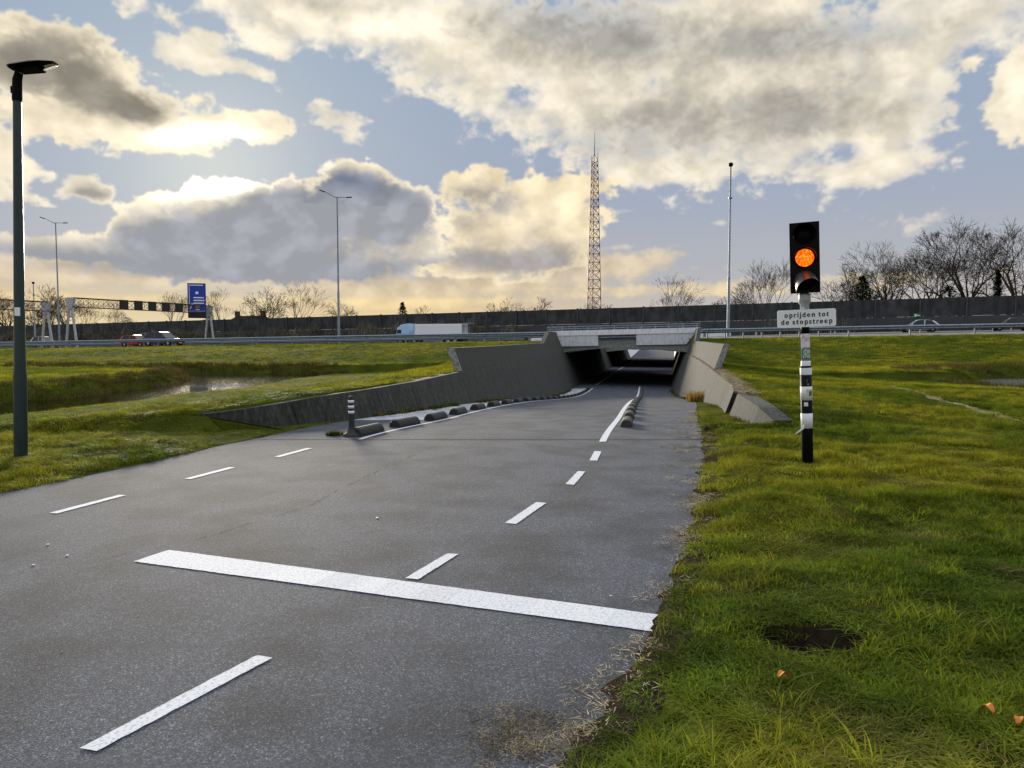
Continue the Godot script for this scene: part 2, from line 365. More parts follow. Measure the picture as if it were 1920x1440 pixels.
func clouds() -> Array:   # far to near: outline, dark cores, bright places, noise, softness, colours of edge and core
	var cream := Color(0.965, 0.92, 0.825)
	return [
		{"b": [[9.7, 3.8, 19.1, 0.6, 0.7], [25.1, 4.4, 10.0, 0.4, 0.5], [-25.2, 2.9, 13.9, 0.4, 0.7], [-8.1, 3.0, 11.8, 0.6, 0.9]], "s": [[-25.2, 2.9, 10.0, 0.3, 0.4], [-2.4, 2.8, 8.1, 0.2, 0.6]], "l": [], "n": 1.0, "soft": 1.0, "edge": Color(1.0, 0.90, 0.66), "core": Color(0.80, 0.70, 0.56), "thin": 0.8},
		{"b": [[-8.1, 4.8, 16.3, 1.7, 1], [-26.8, 4.9, 11.6, 1.4, 1], [4.1, 5.7, 10.4, 1.6, 0.8]], "s": [[-15.9, 5.5, 11.9, 1.2, 0.8], [-26.8, 5.1, 9.1, 0.9, 0.6], [-4.5, 5.7, 7.2, 0.8, 0.7], [3.7, 5.7, 6.5, 0.9, 0.3]], "l": [[-30.8, 5.9, 4.8, 0.6, 0.5]], "n": 0.7, "soft": 0.7, "edge": Color(0.90, 0.82, 0.68), "core": Color(0.655, 0.66, 0.68), "thin": 0.95},
		{"b": [[-15.6, 22.6, 7.0, 2.6, 1], [-17.8, 20.6, 2.5, 1.3, 1], [-10.3, 22.7, 6.9, 3.0, 1], [-4.0, 21.6, 7.5, 4.5, 1], [-2.4, 17.5, 2.8, 2.2, 0.7], [1.6, 19.6, 7.6, 5.4, 1], [7.6, 18.8, 9.8, 6.6, 1], [14.5, 17.7, 10.8, 7.0, 1], [20.8, 16.4, 8.4, 6.0, 1], [25.5, 14.6, 6.2, 4.5, 1], [27.4, 17.9, 6.6, 4.9, 0.8], [30.4, 19.8, 7.7, 3.4, 0.75], [18.9, 22.2, 14.8, 2.9, 1], [25.0, 11.7, 5.0, 1.6, 1], [11.2, 12.5, 7.7, 1.5, 1], [-20.3, 22.5, 3.2, 0.9, 0.6], [23.5, 12.7, 1.4, 0.9, -0.62], [10.8, 18.3, 0.9, 0.6, -0.8], [23.7, 21.9, 2.0, 0.7, -0.9], [31.5, 15.5, 1.3, 1.9, -1.3], [1.0, 18.4, 1.6, 1.1, -0.7], [29.5, 13.7, 2.1, 1.6, -0.2]],
			"s": [[2.8, 22.5, 6.4, 2.2, 1], [8.7, 21.4, 4.7, 2.4, 0.75], [12.3, 15.5, 4.6, 2.6, 0.85], [20.1, 15.6, 3.9, 2.6, 0.9], [17.1, 20.6, 5.1, 1.7, 0.8], [6.8, 15.2, 3.6, 2.2, 0.5], [22.7, 20.4, 4.1, 1.3, 0.6], [-13.3, 23.3, 4.5, 0.7, 0.4], [27.5, 15.3, 3.5, 2.0, 0.5], [27.9, 19.7, 5.0, 1.2, 0.5], [-4.0, 19.9, 2.4, 1.4, 0.15], [24.2, 17.4, 2.0, 1.3, 0.4]], "l": [[-6.4, 22.9, 4.3, 1.2, 0.5], [-10.7, 21.7, 3.1, 1.0, 0.3], [13.5, 12.4, 5.7, 0.7, 0.25]], "n": 1.1, "soft": 0.8, "edge": Color(0.985, 0.94, 0.85), "core": Color(0.655, 0.64, 0.61), "thin": 1.0},
		{"b": [[33.4, 14.7, 1.7, 2.7, 1], [34.2, 16.7, 1.1, 1.8, 1], [31.0, 17.3, 0.9, 0.6, 0.6]], "s": [[33.8, 12.5, 1.1, 1.0, 0.3]], "l": [[33.3, 15.1, 1.1, 1.9, 0.3]], "n": 0.8, "soft": 0.3, "edge": cream, "core": Color(0.86, 0.81, 0.73), "thin": 1.0},
		{"b": [[-23.4, 19.2, 2.5, 1.2, 1], [-20.7, 18.8, 3.0, 0.9, 1], [-18.6, 18.5, 1.5, 0.6, 1], [-25.9, 21.4, 1.5, 0.7, 0.6], [-24.7, 21.1, 1.3, 0.5, 0.5], [-21.4, 20.1, 1.6, 0.8, 1]], "s": [[-22.8, 18.3, 2.0, 0.3, 0.35], [-19.5, 18.2, 1.8, 0.3, 0.3]], "l": [[-21.4, 19.0, 2.1, 0.6, 0.2]], "n": 1.5, "soft": 0.75, "edge": cream, "core": Color(0.78, 0.73, 0.64), "thin": 0.9},
		{"b": [[-32.8, 17.3, 3.4, 2.3, 1], [-30.7, 18.6, 2.7, 1.5, 1], [-29.0, 16.4, 4.0, 2.7, 1], [-30.8, 14.2, 4.5, 1.6, 1], [-26.5, 14.9, 3.9, 2.2, 1], [-24.2, 14.2, 4.4, 1.4, 1], [-20.1, 14.9, 3.9, 1.1, 1], [-17.9, 15.5, 2.0, 0.8, 1], [-25.3, 13.1, 2.3, 0.8, 0.8], [-22.1, 16.4, 1.2, 0.7, 0.6]], "s": [[-30.9, 17.6, 2.8, 1.7, 1.15], [-27.9, 15.7, 3.0, 1.2, 1.25], [-25.9, 15.3, 1.6, 0.7, 0.7], [-22.0, 15.6, 0.6, 0.5, 0.6], [-33.3, 16.9, 2.2, 1.5, 0.6]], "l": [[-21.5, 14.4, 3.3, 0.6, 1.5], [-24.2, 13.6, 1.7, 0.5, 1.1], [-28.7, 13.7, 3.7, 0.6, 0.3]], "n": 1.2, "soft": 0.5, "edge": Color(0.99, 0.935, 0.82), "core": Color(0.60, 0.575, 0.525), "thin": 1.0},
		{"b": [[-14.2, 16.5, 1.4, 0.6, 1], [-12.7, 15.9, 1.8, 0.7, 1], [-12.1, 14.8, 1.2, 0.8, 1], [-17.9, 16.9, 0.9, 0.5, 0.3]], "s": [[-13.1, 15.5, 1.5, 0.7, 0.3]], "l": [], "n": 2.0, "soft": 0.9, "edge": cream, "core": Color(0.75, 0.72, 0.68), "thin": 0.85},
		{"b": [[-33.8, 11.7, 1.4, 1.8, 1], [-33.0, 11.0, 1.3, 1.0, 1], [-33.7, 9.2, 1.7, 0.6, 0.7], [-31.4, 10.6, 0.7, 0.5, 0.8], [-32.0, 8.8, 0.9, 0.3, 0.6]], "s": [[-33.8, 12.2, 0.8, 1.0, 0.5]], "l": [], "n": 0.9, "soft": 0.4, "edge": cream, "core": Color(0.80, 0.75, 0.64), "thin": 0.95},
		{"b": [[-29.6, 10.1, 1.4, 1.0, 1], [-28.7, 9.7, 1.1, 0.7, 1], [-30.7, 9.5, 0.7, 0.4, 0.6]], "s": [[-29.3, 9.7, 1.4, 0.5, 1.1]], "l": [], "n": 0.8, "soft": 0.45, "edge": cream, "core": Color(0.60, 0.58, 0.56), "thin": 0.95},
		{"b": [[-2.4, 11.5, 2.4, 1.5, 1], [-4.4, 11.9, 1.1, 1.1, 1], [-1.4, 12.3, 1.4, 0.9, 1], [1.2, 10.8, 3.2, 1.9, 1], [4.8, 11.5, 3.6, 1.2, 0.9], [-0.8, 8.4, 6.1, 2.8, 1], [3.6, 8.8, 3.6, 2.8, 1], [-2.4, 6.1, 6.5, 1.6, 1], [2.0, 6.5, 4.5, 1.6, 1]], "s": [[-3.4, 10.6, 1.6, 1.0, 0.9], [-1.0, 10.6, 1.7, 1.2, 0.9], [-3.2, 8.8, 1.6, 0.8, 0.5], [-2.4, 6.5, 4.9, 1.2, 0.8], [1.6, 8.4, 2.0, 0.9, 0.25], [2.0, 5.7, 4.5, 1.0, 0.7], [4.1, 6.9, 2.4, 1.0, 0.5]], "l": [[2.0, 9.6, 3.6, 1.6, 0.35], [-4.9, 9.2, 0.6, 2.4, 0.5], [0.8, 6.9, 2.0, 0.6, 0.3]], "n": 1.2, "soft": 0.45, "edge": Color(0.99, 0.92, 0.77), "core": Color(0.665, 0.645, 0.635), "thin": 1.0},
		{"b": [[8.3, 7.0, 1.4, 0.5, 0.8], [13.7, 10.7, 1.0, 0.5, 0.6], [15.4, 8.5, 0.7, 0.3, 0.8], [8.6, 9.8, 1.0, 0.2, 0.5], [27.3, 8.0, 1.9, 0.6, 0.35]], "s": [], "l": [], "n": 1.3, "soft": 0.8, "edge": Color(0.90, 0.86, 0.80), "core": Color(0.85, 0.81, 0.76), "thin": 0.6},
		{"b": [[-25.0, 9.3, 1.7, 1.1, 1], [-26.7, 7.2, 1.9, 1.8, 1], [-24.1, 7.7, 4.1, 2.8, 1], [-20.6, 9.0, 3.9, 2.6, 1], [-19.1, 10.4, 2.2, 1.1, 1], [-16.2, 10.7, 1.6, 0.9, 1], [-15.8, 8.1, 4.9, 3.4, 1], [-12.1, 12.1, 2.0, 1.3, 1], [-10.8, 11.9, 2.0, 1.4, 1], [-12.8, 10.0, 2.7, 2.7, 1], [-9.6, 10.1, 3.5, 2.2, 1], [-7.1, 10.1, 1.5, 1.3, 1], [-8.9, 7.6, 4.4, 2.3, 1], [-18.8, 6.1, 11.9, 2.0, 1], [-29.9, 6.0, 5.8, 1.0, 0.8]],
			"s": [[-20.6, 7.5, 6.0, 1.9, 1], [-25.4, 6.7, 3.0, 1.4, 0.85], [-15.8, 8.9, 3.4, 2.1, 1], [-10.8, 10.2, 3.9, 1.9, 1], [-8.9, 8.7, 3.2, 2.0, 1], [-15.9, 5.8, 9.7, 1.1, 0.8], [-17.3, 10.2, 2.6, 0.5, 0.6], [-12.3, 11.5, 2.3, 1.1, 0.8], [-29.9, 5.4, 4.9, 0.6, 0.5], [-19.8, 8.9, 2.5, 0.9, 0.55], [-7.3, 9.7, 1.2, 1.0, 0.6]], "k": [[-10.8, 10.4, 3.3, 1.7, 1], [-12.7, 11.8, 1.5, 0.8, 0.6], [-8.1, 9.0, 2.0, 1.6, 0.8], [-16.2, 10.3, 2.2, 0.5, 0.5], [-19.2, 7.1, 1.5, 0.3, 0.4]], "l": [[-21.8, 10.7, 2.2, 0.5, 3.2], [-19.4, 11.5, 1.4, 0.4, 1.6], [-24.7, 9.8, 1.7, 0.5, 0.8], [-13.7, 12.6, 0.5, 0.5, 0.5], [-11.2, 13.4, 1.2, 0.2, 0.5]], "n": 0.62, "soft": 0.22, "edge": Color(1.0, 0.945, 0.83), "core": Color(0.63, 0.64, 0.67), "dark": Color(0.42, 0.465, 0.555), "thin": 1.0, "base": 6.4},
	]

func lit(c: Color) -> Vector3:
	var l := c.srgb_to_linear()
	return Vector3(l.r, l.g, l.b)

func far_sky(az: float, el: float) -> Vector3:   # air and broken cloud round the rest, with brightness added overhead to light the ground
	var d := Vector3(sin(deg_to_rad(az)) * cos(deg_to_rad(el)), sin(deg_to_rad(el)) * 1.6, -cos(deg_to_rad(az)) * cos(deg_to_rad(el)))
	var n := fbm.get_noise_3dv(d * 22.0) + 0.45 * fbm.get_noise_3dv(d * 60.0 + Vector3(9, 3, 5))
	var cover := s3(-0.18, 0.22, n + 0.08) * s3(1.0, 7.0, el)
	var thick := s3(0.05, 0.55, n)
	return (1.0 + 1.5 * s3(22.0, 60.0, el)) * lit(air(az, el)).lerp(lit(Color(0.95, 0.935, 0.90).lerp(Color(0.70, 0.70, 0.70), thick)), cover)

func make_sky() -> Sky:
	fbm.seed = 7
	fbm.noise_type = FastNoiseLite.TYPE_SIMPLEX_SMOOTH
	fbm.frequency = 0.1
	fbm.fractal_octaves = 6
	fbm.fractal_gain = 0.52
	wisp.seed = 19
	wisp.noise_type = FastNoiseLite.TYPE_SIMPLEX_SMOOTH
	wisp.frequency = 0.28
	wisp.fractal_octaves = 6
	wisp.fractal_gain = 0.6
	var lw := 512
	var lh := 256
	var small := Image.create(lw, lh, false, Image.FORMAT_RGBF)
	var below := lit(Color(0.45, 0.45, 0.36))
	for y in lh:
		var el := 90.0 - (y + 0.5) / lh * 180.0
		for x in lw:
			var az := (x + 0.5) / lw * 360.0
			if az > 180.0: az -= 360.0
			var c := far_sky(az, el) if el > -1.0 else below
			small.set_pixel(x, y, Color(c.x, c.y, c.z))
	var W := 4096
	var H := 2048
	small.resize(W, H, Image.INTERPOLATE_CUBIC)
	# the part of the sky with the named clouds, at full size
	var px := W / 360.0
	var x0 := int(-42.0 * px)
	var fw := int(84.0 * px)
	var y0 := int((90.0 - 32.0) * px)
	var fh := int(33.0 * px)
	var layers := clouds()
	var maps := []
	var cw := fw / 6 + 2
	var ch := fh / 6 + 2
	for L in layers:
		var im := Image.create(cw, ch, false, Image.FORMAT_RGBAF)
		for j in ch:
			var el := 90.0 - (y0 + (j + 0.5) * fh / ch) / px
			for i in cw:
				var az := (x0 + (i + 0.5) * fw / cw) / px
				var f := field(L.b, az, el)
				if f < -1.2: im.set_pixel(i, j, Color(f, 0, 0, 0))
				else: im.set_pixel(i, j, Color(f, glow(L.s, az, el), glow(L.l, az, el), glow(L.k, az, el) if L.has("k") else 0.0))
		im.resize(fw, fh, Image.INTERPOLATE_BILINEAR)
		maps.append(im.get_data().to_float32_array())
	var out := PackedFloat32Array()
	out.resize(fw * fh * 3)
	for j in fh:
		var el := 90.0 - (y0 + j + 0.5) / px
		for i in fw:
			var az := (x0 + i + 0.5) / px
			var n1 := fbm.get_noise_2d(az * 2.6, el * 3.6)
			var n2 := wisp.get_noise_2d(az * 2.2 + n1 * 1.4, el * 3.2 + 40.0 + n1 * 1.4)
			var n3 := wisp.get_noise_2d(az * 7.0 + n2 * 2.0 + 90.0, el * 9.0 - n2 * 2.0)
			var sd := Vector2(SUN_AZ - az, SUN_EL - el).normalized()
			var m1 := fbm.get_noise_2d((az + sd.x * 1.5) * 2.6, (el + sd.y * 1.5) * 3.6)
			var relief := clampf((n1 - m1) * 0.42, -0.2, 0.22)
			var c := lit(air(az, el))
			var o := (j * fw + i) * 4
			for k in layers.size():
				var m: PackedFloat32Array = maps[k]
				var f := m[o]
				if f < -0.9: continue
				var L: Dictionary = layers[k]
				var dens: float = f * 1.25 + (n1 * 0.95 + n2 * 0.6) * L.n * 1.3 * (1.0 - 0.78 * s3(0.05, 0.8, f)) + n3 * 0.24 * (1.0 - s3(0.2, 0.9, f))
				if dens <= 0.0: continue
				var soft: float = L.soft
				var a: float = pow(s3(-0.02, soft * 1.5, dens), 0.85) * L.thin
				var deep := s3(0.0, soft + 0.55, dens)
				var core: float = s3(0.0, 1.1, (m[o + 1] * 0.9 + 0.14) * deep + (n2 * 0.26 + n1 * 0.28 + n3 * 0.06) * (0.35 + 0.65 * deep))
				if L.has("base"): core = maxf(core, s3(L.base + 1.2, L.base - 1.0, el))
				var col: Vector3 = lit(L.edge).lerp(lit(L.core), core)
				if m[o + 3] > 0.0: col = col.lerp(lit(L.dark), clampf(m[o + 3] * core * s3(9.7, 12.5, el), 0.0, 1.0))
				col *= 1.0 + 0.09 * n2 + relief * (0.35 + 0.5 * s3(0.0, 0.8, f))
				var e := Vector2((az - SUN_AZ) * 0.9, el - SUN_EL).length()
				col *= 1.0 + 0.16 * exp(-e * e / 60.0) * (1.0 - core)
				var br: float = m[o + 2] * (1.0 - 0.93 * core)
				col += Vector3(1.0, 0.95, 0.82) * br * (0.15 + br * 0.8)
				c = c.lerp(col, a)
			var w := s3(41.0, 35.5, absf(az)) * s3(31.0, 25.5, el)
			if w < 1.0:
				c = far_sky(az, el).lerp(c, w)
			o = (j * fw + i) * 3
			out[o] = c.x
			out[o + 1] = c.y
			out[o + 2] = c.z
	var frame := Image.create_from_data(fw, fh, false, Image.FORMAT_RGBF, out.to_byte_array())
	small.blit_rect(frame, Rect2i(0, 0, -x0, fh), Vector2i(W + x0, y0))
	small.blit_rect(frame, Rect2i(-x0, 0, fw + x0, fh), Vector2i(0, y0))
	var sky_mat := PanoramaSkyMaterial.new()
	sky_mat.panorama = ImageTexture.create_from_image(small)
	var sky := Sky.new()
	sky.sky_material = sky_mat
	return sky

func camera_and_light() -> void:
	var cam := Camera3D.new()
	cam.name = "camera"
	cam.position = Vector3(0, 1.6, 0)
	cam.rotation_degrees = Vector3(-3.277, 0, 0)
	cam.fov = 54.53
	cam.far = 2000.0
	cam.near = 0.05
	add_child(cam)
	cam.current = true
	var env := Environment.new()
	env.background_mode = Environment.BG_SKY
	env.sky = make_sky()
	env.background_energy_multiplier = 1.0 / EXPOSURE
	env.tonemap_mode = Environment.TONE_MAPPER_LINEAR
	env.tonemap_exposure = EXPOSURE
	env.sdfgi_enabled = true
	env.ssao_enabled = true
	env.ssil_enabled = true
	var we := WorldEnvironment.new()
	we.name = "environment"
	we.environment = env
	add_child(we)
	var sun := DirectionalLight3D.new()
	sun.name = "sun"
	add_child(sun)
	var a := deg_to_rad(SUN_AZ)
	var e := deg_to_rad(SUN_EL)
	sun.look_at_from_position(Vector3.ZERO, -Vector3(sin(a) * cos(e), sin(e), -cos(a) * cos(e)))
	sun.light_energy = 0.55
	sun.light_angular_distance = 13.0
	sun.light_color = Color(1.0, 0.95, 0.86)
	sun.shadow_enabled = true


# ------------------------------------------------------------------ lie of the land
func pl(p: PackedVector2Array, d: float) -> float:   # x of a line given as (d, x) points
	if d <= p[0].x: return p[0].y + (d - p[0].x) * (p[1].y - p[0].y) / (p[1].x - p[0].x)
	for i in p.size() - 1:
		if d <= p[i + 1].x: return lerpf(p[i].y, p[i + 1].y, (d - p[i].x) / (p[i + 1].x - p[i].x))
	return p[-1].y

func R(d: float) -> float:   # level of the dipping road
	if d < 56.0: return -2.05 * s3(11.0, 56.0, d)
	if d < 92.0: return lerpf(-2.05, -1.65, s3(56.0, 92.0, d))
	if d < 126.0: return lerpf(-1.65, -1.3, s3(92.0, 126.0, d))
	return lerpf(-1.3, 0.0, s3(126.0, 180.0, d))

func cen(d: float) -> float:   # line between the two lanes
	return -0.39 + 0.182 * d if d < 60.0 else 10.53 + 0.22 * (d - 60.0)

var RL := PackedVector2Array([Vector2(-20, -20), Vector2(-5, -9.2), Vector2(5, -6.35), Vector2(7.78, -5.4), Vector2(8.72, -5.1), Vector2(10.0, -4.77), Vector2(11.24, -4.53), Vector2(12.8, -4.1), Vector2(14.0, -3.9), Vector2(15.4, -3.45), Vector2(17.0, -2.9), Vector2(19.0, -2.3)])
var RR := PackedVector2Array([Vector2(-20, -12), Vector2(-5, -4.4), Vector2(0, -1.5), Vector2(2.72, 0.2), Vector2(3.08, 0.43), Vector2(3.72, 0.68), Vector2(4.0, 0.80), Vector2(4.68, 1.04), Vector2(5.66, 1.36), Vector2(6.92, 1.75), Vector2(8.54, 2.22), Vector2(10.6, 2.79), Vector2(13.2, 3.42), Vector2(16.0, 4.05), Vector2(19.0, 4.75), Vector2(22.0, 5.5), Vector2(26.0, 6.45)])
var LW := PackedVector2Array([Vector2(13.3, -5.35), Vector2(13.9, -4.62), Vector2(15.4, -3.6), Vector2(17.0, -3.0), Vector2(19.0, -2.38)])
var RW := PackedVector2Array([Vector2(13.2, 4.6), Vector2(14.2, 4.55), Vector2(16.9, 4.82), Vector2(19.0, 5.37)])
const LEAN := 0.37

func road_l(d: float) -> float: return pl(RL, d) if d < 19.0 else cen(d) - 5.35
func road_r(d: float) -> float: return pl(RR, d) if d < 26.0 else cen(d) + 2.11 + 0.17 * s3(26.0, 32.0, d)
func wall_l(d: float) -> float: return pl(LW, d) if d < 19.0 else cen(d) - 5.4
func wall_r(d: float) -> float: return pl(RW, d) if d < 19.0 else cen(d) + 2.3
func top_l(d: float) -> float: return pl(PackedVector2Array([Vector2(13.3, 0.28), Vector2(14, 0.36), Vector2(15.4, 0.47), Vector2(19, 0.53), Vector2(25, 0.58), Vector2(40, 0.6)]), maxf(d, 13.3))
func top_r(d: float) -> float: return pl(PackedVector2Array([Vector2(13.2, 0.16), Vector2(14.2, 0.34), Vector2(16.9, 0.46), Vector2(22, 0.5), Vector2(30, 0.58), Vector2(40, 0.62)]), maxf(d, 13.2))

# the motorway's own axes: s along it to the right, t across it and away
const U := Vector2(0.9439, -0.3303)
func st_of(x: float, d: float) -> Vector2: return Vector2(x * U.x + (d - 63.0) * U.y, -x * U.y + (d - 63.0) * U.x)
func at_st(s: float, t: float, y: float) -> Vector3:
	return Vector3(s * U.x - t * U.y, y, -(63.0 + s * U.y + t * U.x))
func level(s: float, t: float) -> float:
	return 1.6 + 0.0135 * clampf(s, -170.0, 90.0) + t * 0.015 * s3(-30.0, 40.0, s)

var pond_l := PackedVector2Array([Vector2(-16.5, 18.5), Vector2(-14.3, 21.9), Vector2(-14.0, 24.4), Vector2(-13.5, 26.0), Vector2(-13.6, 28.0), Vector2(-13.2, 30.0), Vector2(-12.9, 31.5), Vector2(-12.2, 35.0), Vector2(-12.5, 40.0), Vector2(-12.2, 44.0), Vector2(-11.6, 46.6), Vector2(-14.0, 47.8), Vector2(-19.7, 47.6), Vector2(-26.0, 48.3), Vector2(-40.0, 50.0), Vector2(-60.0, 53.0), Vector2(-60.0, 51.0), Vector2(-38.0, 48.0), Vector2(-25.0, 46.4), Vector2(-20.4, 45.2), Vector2(-18.2, 42.2), Vector2(-16.9, 38.6), Vector2(-16.2, 33.4), Vector2(-16.4, 30.9), Vector2(-16.1, 27.4), Vector2(-16.9, 25.9), Vector2(-17.6, 24.4), Vector2(-20.0, 19.5)])
var pond_r := PackedVector2Array([Vector2(18.9, 28.8), Vector2(19.8, 27.2), Vector2(23.0, 26.5), Vector2(40.0, 28.0), Vector2(60.0, 33.0), Vector2(60.0, 36.0), Vector2(40.0, 35.5), Vector2(26.0, 34.8), Vector2(22.0, 34.0), Vector2(20.2, 32.4)])

func pond_gap(poly: PackedVector2Array, p: Vector2) -> float:   # metres from the water's edge, negative over the water
	var most := 1e9
	for i in poly.size():
		most = minf(most, p.distance_squared_to(Geometry2D.get_closest_point_to_segment(p, poly[i], poly[(i + 1) % poly.size()])))
	return sqrt(most) * (-1.0 if Geometry2D.is_point_in_polygon(p, poly) else 1.0)

func land(x: float, d: float) -> float:   # level of the grass, motorway bank included, outside the cutting
	var left := x < cen(clampf(d, -20.0, 130.0))
	var b := bump.get_noise_2d(x * 1.0, d * 1.0) * 0.07 + bump.get_noise_2d(x * 7.0, d * 7.0) * (0.055 if d < 40.0 else 0.03)
	var y := 0.06 + b
	if left:
		var off := (wall_l(d) if d > 13.3 else road_l(d)) - x
		if d > 12.6:
			var out := wall_l(maxf(d, 13.3)) - x
			y = lerpf(top_l(d), 0.02, s3(0.2, 9.0, out)) * s3(12.6, 13.4, d) * s3(-0.15, 0.1, out) + b * s3(-0.4, 0.4, out) + 0.03
		y -= 0.05 * s3(0.5, 0.0, off) * (1.0 if d < 13.0 else 0.0)
	else:
		var off := x - (wall_r(d) if d > 13.0 else road_r(d))
		y = lerpf(0.06, 0.30, s3(1.0, 12.0, x) * s3(5.0, 24.0, d)) + b
		if d > 13.0: y = lerpf(top_r(d) - 0.02, y, s3(0.2, 5.0, off)) * s3(12.4, 13.6, d) + y * (1.0 - s3(12.4, 13.6, d))
		if d < 13.0: y = lerpf(0.015, y, s3(0.0, 0.6, off))
		if d < 5.0:
			var h := Vector2((x - 1.57) / 0.27, (d - 3.85) / 0.15).length()
			y -= 0.36 * s3(1.3, 0.5, h)
			h = Vector2((x - 1.42) / 0.32, (d - 2.42) / 0.2).length()
			y -= 0.06 * s3(1.3, 0.3, h)
	var q := st_of(x, d)
	if q.y > -22.0:
		y = lerpf(y, level(q.x, 0.0) - 0.03, s3(-19.0, -1.2, q.y)) if q.y < -0.6 else (level(q.x, q.y) - (0.3 if q.y < 26.0 or (q.y > 33.0 and q.y < 61.0) else 0.1))
		if q.y > 61.0:
			y = lerpf(level(q.x, 61.0) - 0.1, 0.4, s3(66.0, 84.0, q.y))
			var dw := 135.0 - 0.45 * x - d
			y += 2.9 * s3(10.0, 1.5, dw) * s3(-9.0, -4.0, dw) * (1.0 - s3(-24.0, -19.0, q.x)) * (0.85 + 0.5 * patch.get_noise_1d(x * 1.5)) * lerpf(1.0, 0.55, s3(-10.0, 15.0, q.x))
	if x < -4.0 and x > -62.0 and d > 12.0 and d < 56.0:
		var g := pond_gap(pond_l, Vector2(x, d))
		var near := (x > -15.2 and d < 48.0) or d < 21.0
		if near:
			if g < 13.0: y = lerpf(-0.47, y, s3(-1.0, 13.0, g))
			if g < 0.5: y = lerpf(-0.85, y, s3(-0.8, 0.5, g))
		elif g < 1.2: y = lerpf(-0.85, y, s3(-0.5, 1.1, g))
	elif x > 9.0 and x < 62.0 and d > 17.0 and d < 40.0:
		var g := pond_gap(pond_r, Vector2(x, d))
		if d < 30.8:
			if g < 12.0: y = lerpf(-0.10, y, s3(-0.2, 12.0, g))
			if g < 0.5: y = lerpf(-0.5, y, s3(-0.8, 0.5, g))
		elif g < 1.4: y = lerpf(-0.5, y + 0.12, s3(-0.5, 1.2, g))
	return y

func in_cut(d: float) -> bool: return d > 13.25 and d < 178.0

func ground_y(x: float, d: float) -> float:
	if in_cut(d):
		if x > wall_l(d) - 0.1 and x < wall_r(d) + 0.1: return R(d) + 0.004
	elif x > road_l(d) and x < road_r(d): return R(d) - 0.03
	return land(x, d)

